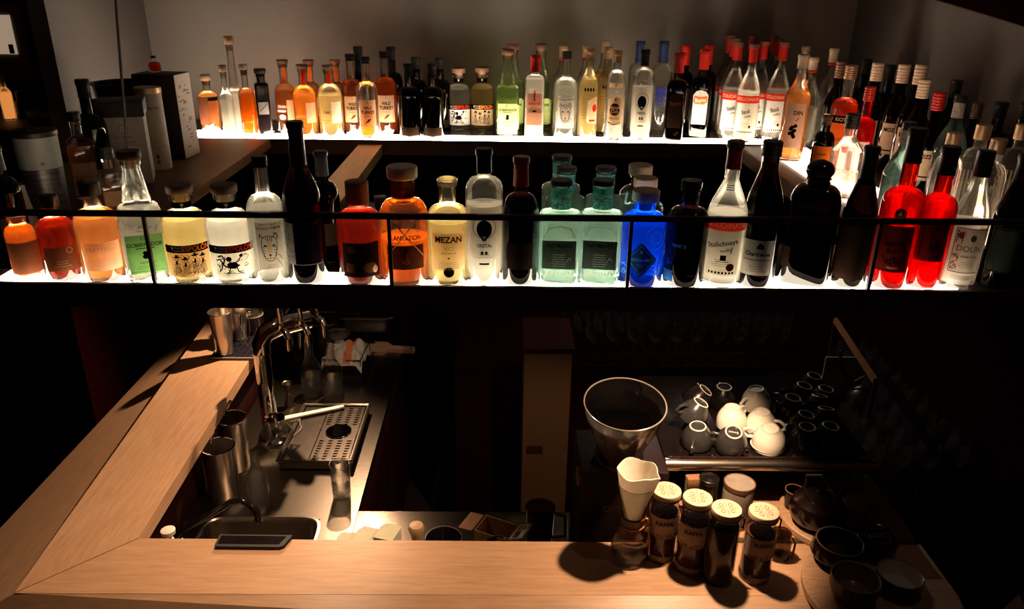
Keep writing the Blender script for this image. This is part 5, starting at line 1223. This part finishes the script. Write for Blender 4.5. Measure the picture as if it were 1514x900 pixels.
# ---------------------------------------------------------------- jars and coffee maker on the bar
def jar(px, py, ty, label, dark=False, rz=0):
    p = at_z(px, py, BZ); zt = z_at(ty, p[0], p[1]); h = zt - BZ; o = T('storage_jar', label, 'jar', p, rz); r = .0375
    pr = [(0, r * .93), (.004, r), (h * .74, r)] + scurve(h * .74, r, h * .84, r * .84, 's', 6) + [(h * .90, r * .84), (h * .905, r * .90), (h * .925, r * .90), (h * .93, r * .86)]
    MB().lathe(pr, 44).build('glass_body', 'g_jar', o); sf = Surf(pr)
    MB().lathe([(.006, r * .88), (.008, r - .003), (h * (.70 if not dark else .78), r - .003), (h * (.72 if not dark else .8), r * .7)], 40).build('contents', 'beans' if not dark else 'coffee', o)
    MB().lathe([(.002, r * .99), (.018, r + .0006), (.022, r + .0004)], 40, cap0=False, cap1=False).build('base_sediment', 'sediment', o) if not dark else None
    MB().lathe([(h * .93, r * .80), (h * .935, r * .95), (h - .003, r * .95), (h, r * .92)], 40).build('lid', 'lid_wood', o)
    MB().tube([(r * .90 * math.cos(t * .26), r * .90 * math.sin(t * .26), h * .915) for t in range(24)], .0022, 8, True).build('wire_clip', 'dull_steel', o)
    MB().tube([(r * .88, .0, h * .915), (r * 1.20, -.004, h * .86), (r * 1.16, -.006, h * .74), (r * 1.03, -.004, h * .76)], .0022, 8).build('clip_lever', 'dull_steel', o)
    k = MB()
    for q in range(4):
        a = math.pi / 4 + q * math.pi / 2
        k.tube([(.016 * math.cos(a) + .0045 * math.cos(t * .7), .016 * math.sin(a) + .0065 * math.sin(t * .7), h + .0004) for t in range(9)], .0007, 4, True)
        a = q * math.pi / 2; k.tube([(.004 * math.cos(a), .004 * math.sin(a), h + .0004), (.024 * math.cos(a), .024 * math.sin(a), h + .0004)], .0005, 4)
    k.build('lid_print', 'print_brown', o)
    if not dark:
        make_label(o, sf, dict(box=(-.052, .052, h * .40, h * .70), m='jar_label', text=[('KAFFA', .0165, -.006, h * .615, 'p_ink', .02, .9)],
            art=[('print_brown', rnd_lines(-.045, .045, h * .41, h * .46, 34, .0015, px) + [('e', u, h * .425 + .003 * math.sin(u * 300), .004, .005) for u in (-.03, -.02, -.008, .004, .016, .028)]), ('print_brown', [('l', [(-.018 + i * .004, h * .26 + .002 * math.sin(i * 2)) for i in range(9)], .0012)])]), .0007)
    return o
jar(976, 819, 724, 'storage jar with a printed round lid nearest the glass coffee maker', rz=-.02)
jar(1019, 836, 735, 'storage jar with a printed round lid, second from the glass coffee maker', rz=-.12)
jar(1060, 853, 751, 'storage jar full of dark coffee with no paper label', True)
jar(1114, 850, 755, 'storage jar with a printed round lid standing apart near the round boards', rz=.12)
p = at_z(1142, 838, BZ); p = at_z(1150, 822, BZ); o = T('clip_jar', 'small shaded glass clip jar tucked behind the jar standing apart', 'jar', p)
MB().lathe([(0, .024), (.003, .027), (.05, .027), (.06, .022), (.068, .022), (.069, .019)], 30).build('glass_body', 'smoke_glass', o)
MB().lathe([(.069, .020), (.070, .024), (.076, .024), (.078, .020)], 28).build('lid', 'smoke_glass', o)
MB().tube([(.026, -.004, .062), (.034, -.01, .05), (.032, -.012, .02), (.030, -.016, .006)], .0028, 8).build('twine_loop', 'leather_dark', o)

p = at_z(931, 822, BZ); o = T('pour_over_coffee_maker', 'hourglass glass coffee maker with a wooden collar and white paper filter', 'coffee maker', p)
zt = z_at(716, p[0], p[1]) - BZ
MB().lathe([(0, .030), (.003, .040), (.014, .0475), (.032, .050), (.055, .044), (.085, .027), (.105, .0215), (.125, .022), (.150, .028), (.19, .038), (.22, .0435), (.222, .0415), (.19, .036), (.15, .026), (.125, .020), (.105, .0195), (.085, .025), (.055, .042), (.032, .048), (.014, .0455), (.005, .038), (.004, .002)], 48, cap1=False).build('glass_flask', 'g_flask', o)
MB().lathe([(.075, .0345), (.078, .037), (.105, .0290), (.130, .0325), (.133, .0300), (.105, .0240), (.08, .0315)], 40, cap0=False, cap1=False, closed=True).build('wooden_collar', 'collar_wood', o)
k = MB(); n = 44; rs = []
for z, r in ((.122, .014), (.150, .022), (.22, .041), (.262, .049)):
    rs.append([( (r * (1 + (.22 if abs(t - 40) < 1 else .09 if abs(t - 40) < 2 else 0) * (z / .262))) * math.cos(2 * math.pi * t / n), (r * (1 + (.22 if abs(t - 40) < 1 else 0) * (z / .262))) * math.sin(2 * math.pi * t / n), z + (0.004 * math.sin(t * .6) if z > .25 else 0)) for t in range(n)])
rs2 = [[(x * .965, y * .965, z + .0006) for x, y, z in r] for r in rs[::-1]]
k.rings(rs + rs2, True, True).build('paper_filter', 'filter_paper', o)
k = MB().tube([(.030 * math.cos(t * .4), .030 * math.sin(t * .4), .104) for t in range(16)], .0025, 8, True)
k.tube([(.028, -.014, .104), (.036, -.022, .10), (.040, -.026, .07), (.041, -.028, .03)], .0026, 8); k.tube([(.028, -.014, .104), (.034, -.020, .12), (.030, -.022, .135)], .003, 8)
k.build('leather_tie', 'leather_tie', o)
MB().lathe([(.096, .007), (.102, .0085), (.108, .007)], 14, (.033, -.018, 0)).build('wooden_bead', 'cork', o)

# ---------------------------------------------------------------- round boards with bowls
def board(px, py, r, label, z=BZ):
    p = at_z(px, py, z + .02); o = T('round_board', label, 'board', (p[0], p[1], z))
    MB().lathe([(0, r - .004), (.003, r), (.018, r), (.021, r - .004)], 72).build('board_disc', 'board_wood', o)
    MB().lathe([(.0206, .012), (.0213, .013), (.0213, .012)], 24, (0, -r * .8, 0)).build('hanging_hole', 'dark_wood', o); return p
b1 = board(1302, 872, .178, 'round wooden board carrying the bowls at the near corner of the bar')
b2 = board(1228, 762, .135, 'round wooden board behind the bar carrying a dark teapot')
BT = BZ + .0218
def bowl(px, py, r, h, label, out_m, in_m, foot=True, belly=False, z=BT):
    p = at_z(px, py, z + h); o = T('ceramic_bowl', label, 'bowl', (p[0], p[1], z))
    prof = [(0, r * .55), (.003, r * .60), (h * .25, r * .86), (h * .6, r * 1.0), (h, r)] if not belly else [(0, r * .70), (h * .15, r * .95), (h * .45, r * 1.16), (h * .75, r * 1.12), (h, r)]
    MB().lathe(prof + [(h + .001, r - .002), (h, r - .0035)], 52, cap1=False).build('outer_wall', out_m, o)
    MB().lathe([(h, r - .0036), (h * .6, r * (1.0 if not belly else 1.08) - .0045), (h * .25, r * .80), (.010, r * .5), (.009, .003)], 52, cap0=False, cap1=True).build('inner_glaze', in_m, o)
    MB().tube([((r - .0015) * math.cos(t * math.pi / 24), (r - .0015) * math.sin(t * math.pi / 24), h + .0005) for t in range(48)], .0016, 6, True).build('rim', 'rim_glaze', o); return o
bowl(1242, 800, .056, .060, 'round-bellied dark glazed bowl at the back of the near board', 'dark_glaze', 'dark_glaze', belly=True)
bowl(1266, 853, .055, .062, 'bowl with a ribbed dark outside and brown inside, nearest the bar edge', 'ribbed', 'brown_glaze')
bowl(1332, 848, .052, .050, 'dark bowl with a pale grey inside on the near board', 'dark_glaze', 'grey_glaze')
p = at_z(1297, 795, BT + .05); o = T('round_tin', 'dark round tin with an embossed lid next to the round-bellied bowl', 'tin', (p[0], p[1], BT))
MB().lathe([(0, .045), (.003, .047), (.046, .049), (.048, .051), (.055, .051), (.058, .048), (.056, .045), (.055, .042)], 48).build('tin_body', 'dark_glaze', o)
MB().lathe([(.0555, .041), (.057, .0415), (.0575, .040)], 48).build('lid_disc', 'black_gloss', o)
k = MB(); vs, fs = text2d('LUIT', .02); k.add([(x * .022, y * .022, .0580) for x, y in vs], fs, False)
k.tube([(.033 * math.cos(t * 1.0472), .033 * math.sin(t * 1.0472), .058) for t in range(6)], .0008, 4, True); k.build('emblem', 'rim_glaze', o, smooth=False)
p = at_z(1205, 775, BT); o = T('teapot', 'dark iron teapot standing on the rear round board', 'teapot', (p[0], p[1] + .01, BT), .5)
MB().lathe([(0, .045), (.003, .050), (.02, .064), (.045, .070), (.07, .062), (.082, .040), (.084, .034)], 48).build('pot_body', 'dark_glaze', o)
MB().lathe([(.084, .036), (.087, .036), (.094, .020), (.097, .008), (.104, .010), (.110, .008), (.111, .003)], 32).build('lid', 'black_gloss', o)
MB().tube([(.06, 0, .03), (.085, 0, .045), (.098, 0, .075), (.105, 0, .082)], [.013, .011, .008, .008], 14).build('spout', 'dark_glaze', o)
MB().tube([(.0, -.045, .078), (.0, -.046, .12), (0, 0, .148), (0, .046, .12), (0, .045, .078)], .004, 10).build('handle', 'black_metal', o)
p = at_z(1161, 752, BZ + .022); o = T('small_tumbler', 'small ribbed amber tumbler at the edge of the rear board', 'tumbler', (p[0] + .022, p[1] + .01, BT))
MB().lathe([(0, .020), (.003, .022), (.055, .026), (.056, .024), (.006, .019), (.005, .002)], 24, cap1=False).build('glass_wall', 'smoke_glass', o)
MB().tube([(.0252 * math.cos(t * .26), .0252 * math.sin(t * .26), .056) for t in range(24)], .0014, 6, True).build('rim', 'print_brown', o)
p = at_z(1262, 778, BT); o = T('wooden_canister', 'dim canister with a wooden lid behind the round tin', 'canister', (p[0], p[1] + .01, BT))
MB().lathe([(0, .032), (.003, .034), (.062, .034), (.064, .031)], 36).build('canister_body', 'leather_dark', o)
MB().lathe([(.064, .030), (.065, .036), (.074, .036), (.077, .032)], 36).build('lid', 'brown_wood', o)
p = at_z(1248, 742, BT + .06); o = T('stacked_plate', 'dim plate behind the wooden-lidded canister', 'plate', (p[0], p[1] + .05, BZ))
MB().lathe([(0, .04), (.05, .045), (.055, .075), (.058, .076), (.058, .070), (.052, .04), (.051, .003)], 44, cap1=False).build('plate_dish', 'brown_glaze', o)
MB().lathe([(.0525, .036), (.0532, .037), (.0534, .035)], 36).build('well_ring', 'rim_glaze', o)

# ---------------------------------------------------------------- stemmed glasses
def make_glass():
    o = empty('stemmed_glass')
    MB().lathe([(0, .034), (.002, .034), (.006, .010), (.014, .004), (.080, .0035), (.088, .009), (.100, .025), (.125, .037), (.150, .038), (.190, .031), (.190, .0300), (.150, .0370), (.125, .0360), (.100, .023), (.092, .003)], 22, cap1=False).build('bowl_and_stem', 'thin_glass', o)
    return o
g0 = make_glass(); first = [True]
def glass(x, y, z, label, group, s=1.0):
    r = g0 if first[0] else copy_tree(g0); first[0] = False
    r.location = (x, y, z); r.scale = (s, s, s); tag(r, label, 'glass', group)
rg = random.Random(4)
for row, (Y, n, off) in enumerate(((2.98, 11, 0), (3.08, 11, .045), (3.18, 11, 0), (3.28, 11, .045))):
    for i in range(n):
        x = .30 + i * .088 + off
        glass(x, Y + rg.uniform(-.008, .008), .953, ['clear stemmed glass in the foremost row on the black back counter', 'clear stemmed glass in the second row on the black back counter', 'clear stemmed glass in the third row on the black back counter', 'clear stemmed glass in the rearmost row on the black back counter'][row], 'stemmed glasses, row %s on the back counter' % ['one', 'two', 'three', 'four'][row])
for i in range(4):
    for j in range(8):
        if i < 2 and j in (3, 4, 5, 6, 7): continue
        glass(1.165 + i * .088 + (j % 2) * .02, 2.06 + j * .10, .953, 'clear stemmed glass on the dark side counter behind the coffee machine', 'stemmed glasses on the side counter')
# grey plate with hose seen in the far corner
o = T('grey_panel', 'small grey splash panel with a black hose in the dark corner', 'panel', (x_at(1246, 2.60, 1.1), 2.60, .953))
MB().box((-.075, -.005, 0), (.075, .003, z_at(527, 1.2, 2.6) - .953), .002).build('plate', 'panel_grey', o)
MB().tube([(-.03, -.012, .24), (-.02, -.014, .18), (.01, -.016, .14), (.05, -.018, .12), (.06, -.02, 0)], .006, 10).build('hose', 'black_rubber', o)
o = T('small_kettle', 'small shiny kettle by the grey panel', 'kettle', (x_at(1268, 2.5, 1.0), 2.50, .953))
MB().lathe([(0, .04), (.003, .044), (.09, .046), (.12, .036), (.135, .020), (.145, .004)], 32).build('kettle_body', 'steel', o)
MB().tube([(-.034, 0, .11), (-.03, 0, .16), (.0, 0, .18), (.03, 0, .16), (.034, 0, .11)], .004, 8).build('handle', 'black_metal', o)
# ------------------------------------------------------------------ things on the side arm and the far room on the left
def box_at(name, label, cat, c, size, rz, m, faces):
    o = T(name, label, cat, c, rz); w, d, h = size
    MB().box((-w / 2, -d / 2, 0), (w / 2, d / 2, h), .002).build('carton_body', m, o); return o
LZ = 1.8495
X = x_at(194, 2.40, LZ)
o = box_at('gift_box', 'cream gift carton with a black lid and printed crest', 'carton', (X, 2.42, LZ), (.12, .12, .215), .35, 'carton_white', 0)
MB().box((-.066, -.066, .205), (.066, .066, .25), .003).build('lid', 'carton_dark', o)
k = MB()
def flat(mb, vs, fs, s, u, v, side, w):   # side: 0 front, 1 the +X side
    for_ = [(u + x * s, v + y * s) for x, y in vs]
    return mb.add([(a, -w / 2 - .0006, b) if side == 0 else (w / 2 + .0006, a, b) for a, b in for_], fs, False)
for side in (0, 1):
    v_, f_ = shape2d(('o', 0, 0, .014, .0015)); flat(k, v_, f_, 1, 0, .17, side, .12)
    v_, f_ = text2d('SINGLE MALT', .01); flat(k, v_, f_, .009, 0, .146, side, .12)
    for sh in small_print(-.045, .045, .03, .135, 11, .0012, side + 3): v_, f_ = shape2d(sh); flat(k, v_, f_, 1, 0, 0, side, .12)
k.build('printed_text', 'print_brown', o, smooth=False)
X = x_at(240, 2.62, LZ); o = T('gift_tube', 'tall cream cardboard tube printed with small text behind the cream carton', 'tube', (X, 2.60, LZ), .4)
pr = [(0, .040), (.26, .040)]; MB().lathe([(0, .039), (.002, .040), (.258, .040), (.26, .039)], 40).build('tube_wall', 'carton_white', o)
MB().lathe([(.245, .0405), (.246, .0415), (.262, .0415), (.264, .039)], 40).build('lid', 'cap_gold', o)
make_label(o, Surf(pr), dict(text=[('TOMATIN', .014, 0, .20, 'print_brown', .02, .9)], art=[('print_brown', small_print(-.035, .035, .07, .18, 14, .0011) + [('e', 0, .045, .006, .008), ('e', 0, .028, .006, .007)])]))
X = x_at(198, 2.86, LZ); o = T('ice_bucket', 'dark glass ice bucket with painted amber reflections behind the cream carton', 'ice bucket', (X, 2.86, LZ))
MB().lathe([(0, .065), (.004, .070), (.235, .098), (.24, .101), (.246, .100), (.24, .094), (.012, .064), (.010, .004)], 52, cap1=False).build('bucket_wall', 'g_dark', o)
MB().lathe([(.02, .066), (.12, .078)], 40).build('amber_reflection_fill', 'l_whisky', o)  # amber fill stands in for orange reflections in the dark glass
MB().tube([(.1 * math.cos(t * .2094), .1 * math.sin(t * .2094), .243) for t in range(30)], .004, 8, True).build('rim', 'black_metal', o)
xa, xb = x_at(236, 2.75, LZ), x_at(305, 2.75, LZ)
o = T('dark_gift_box', 'large dark brown presentation box with a pale printed side', 'box', (xa + .035, 2.86, LZ), -.10); h = z_at(112, xb, 2.72) - LZ
MB().box((-.075, -.12, 0), (.075, -.01, h), .002).build('carton_body', 'carton_dark', o)
MB().box((.0755, -.119, .002), (.0765, -.011, h - .002)).build('printed_side', 'carton_white', o)
k = MB(); rg = random.Random(3)
for i in range(26):
    yy, zz = rg.uniform(-.112, -.045), rg.uniform(.03, h - .04); k.box((.0765, yy, zz), (.0770, yy + rg.uniform(.006, .025), zz + .004))
k.build('printed_text', 'print_brown', o, smooth=False)
r = bottle('liqueur_bottle', .10, .022, .05, .062, .010, 'round', 4, 1, 'g_clear', 'l_redorange', .6, ('screw', 'cap_black', .014)); r.location = (xa + .012, 2.80, LZ + h + .001); r.scale = (.8, .8, .55)
tag(r, 'tiny red liqueur bottle standing on the big dark presentation box', 'bottle')
X = x_at(79, 1.97, LZ); o = T('sage_canister', 'tall dark canister with a pale sage green band', 'canister', (X, 1.97, LZ)); h = z_at(193, X, 1.97) - LZ
pr = [(0, .045), (h - .02, .050)]
MB().lathe([(0, .044), (.004, .045), (h - .09, .049)], 44).build('lower_wall', 'brushed_dark', o)
MB().lathe([(h - .09, .0495), (h - .012, .0505)], 44).build('sage_band', 'sage', o)
MB().lathe([(h - .012, .051), (h - .010, .052), (h, .052), (h + .003, .048)], 44).build('lid', 'black_metal', o)
make_label(o, Surf(pr), dict(art=[('p_ink', [('o', .03, h - .075, .005, .001), ('e', .03, h - .075, .002, .002)])]), .0012)
X = x_at(14, 1.80, LZ); o = T('menu_card', 'white folded menu card standing at the dark end of the shelf', 'card', (X, 1.92, LZ), .5)
MB().box((-.04, -.001, 0), (.04, .001, .10), 0, Matrix.Rotation(R(-12), 4, 'X')).build('front_leaf', 'carton_white', o, smooth=False)
MB().box((-.04, .040, 0), (.04, .042, .10), 0, Matrix.Translation((0, 0, 0)) @ Matrix.Rotation(R(12), 4, 'X')).build('rear_leaf', 'carton_white', o, smooth=False)
# things lying on the back counter seen between the shelves
o = T('small_box', 'small grey cap box beside a pale saucer, seen between the shelves', 'box', (x_at(563, 2.2, 1.84), 2.2, 1.833), .3)
MB().box((-.016, -.016, -.0), (.016, .016, .030), .002).build('box_body', 'cap_grey', o); MB().box((-.017, -.017, .024), (.017, .017, .032), .002).build('lid', 'cap_black', o)
sx = x_at(560, 2.15, 1.83)
o = T('side_tray', 'dark little tray between the shelves carrying the saucer and cap box', 'tray', (sx, 2.17, 1.826))
MB().box((-.075, -.10, 0), (.075, .09, .006), .002).build('tray_plate', 'black_metal', o); MB().tube([(-.075, -.10, .006), (.075, -.10, .006), (.075, .09, .006), (-.075, .09, .006)], .003, 6, True).build('rim', 'black_metal', o)
MB().tube([(-.075, 0, .003), (-.125, 0, .003)], .005, 8).build('bracket', 'black_metal', o)
o = T('pale_saucer', 'pale little saucer on the dark tray between the shelves', 'saucer', (x_at(571, 2.14, 1.84), 2.125, 1.833))
MB().lathe([(0, .014), (.002, .020), (.006, .026), (.007, .024), (.003, .014), (.0028, .002)], 30, cap1=False).build('saucer_plate', 'cream_ceramic', o)
MB().tube([(.012 * math.cos(t * .4), .012 * math.sin(t * .4), .0035) for t in range(16)], .0006, 4, True).build('well_ring', 'print_brown', o)
# far room: sideboard, glowing picture, bottles, plant
o = T('sideboard', 'dark sideboard in the far room beyond the wall end', 'sideboard', (-2.35, 3.55, 0))
MB().box((-.8, -.25, .1), (.62, .25, 1.80), .01).build('cabinet_body', 'black_cabinet', o); MB().box((-.82, -.27, 1.80), (.64, .27, 1.84), .004).build('top', 'dark_wood', o)
for i in range(3): d_ = MB().box((-.78 + i * .47, -.262, .14), (-.34 + i * .47, -.25, 1.76), .002).build('door', 'black_cabinet', o); MB().box((-.38 + i * .47, -.275, .9), (-.365 + i * .47, -.262, 1.1)).build('handle', 'black_metal', d_)
ST = 1.8405
a = at_y(1, 22, 4.3); b = at_y(27, 80, 4.3)
o = T('glowing_picture', 'pale self-glowing picture hanging high in the far dark room', 'picture', (0, 0, 0))
MB().box((a[0] - .12, 4.30, b[2] - .13), (b[0] + .05, 4.33, a[2] + .06), .004).build('frame', 'frame_beige', o)
MB().box((a[0] - .08, 4.292, b[2]), (b[0], 4.30, a[2])).build('glow_surface', 'picture_glow', o)  # emits by itself in place of light falling on the picture
MB().box((b[0] - .035, 4.285, b[2] + .003), (b[0] - .01, 4.292, b[2] + .05), .003).build('dark_shape', 'cap_black', o)
used['glow'] = None
def farb(px, ty, Y, fn, label):
    X = x_at(px, Y, ST); r = fn(); s = (z_at(ty, X, Y) - ST) / root_h[r.name]; r.location = (X, Y, ST); r.scale = (s, s, s); tag(r, label, 'bottle')
farb(16, 112, 3.55, lambda: bottle('candle_bottle', .25, .035, .15, .19, .014, 'bell', 2, 1, 'g_clear', 'candle_glow', .62, ('screw', 'cap_cream', .02)), 'bottle glowing orange in the far dark room')  # emissive liquid stands in for the candle glow
farb(33, 135, 3.58, lambda: blackbottle(), 'small dark bottle beside the glowing orange one in the far room')
X = x_at(58, 3.45, ST); o = T('potted_plant', 'small potted plant with dusty pale blossoms in the far room', 'potted plant', (X, 3.45, ST))
MB().lathe([(0, .035), (.03, .045), (.034, .050), (.032, .042), (.026, .004)], 30, cap1=False).build('pot', 'cream_dim', o)
MB().tube([(0, 0, .02), (.005, 0, .06), (0, 0, .09)], .003, 6).build('stem', 'plant_green', o)
leaves(o, (0, 0, .045), 150, .062, .014, 'flower', 8)
# leather chair outside the bar, barely lit
o = T('bar_chair', 'reddish leather bar chair standing in the dark outside the bar', 'chair', (1.16, 1.02, 0), -.35)
MB().box((-.22, -.22, .74), (.22, .22, .82), .03).build('seat', 'leather', o)
k = MB(); rs = []
for i in range(9):
    t = i / 8; z = .82 + .44 * t; w = .22 * (1 - .35 * t ** 3)
    rs.append([(w * math.cos(u * math.pi / 8 - math.pi) , .17 + .05 * t + .03 * math.sin(u * math.pi / 8) , z) for u in range(9)] + [(w * .96 * math.cos(-u * math.pi / 8), .12 + .05 * t + .02 * math.sin(u * math.pi / 8), z) for u in range(9)])
k.rings(rs).build('backrest', 'leather', o)
for sx in (-1, 1):
    for sy in (-1, 1): MB().tube([(sx * .18, sy * .18, .75), (sx * .21, sy * .21, 0)], [.018, .014], 10).build('leg', 'black_metal', o)
MB().tube([(-.2, -.2, .28), (.2, -.2, .28), (.2, .2, .28), (-.2, .2, .28)], .009, 8, True).build('foot_ring', 'black_metal', o)
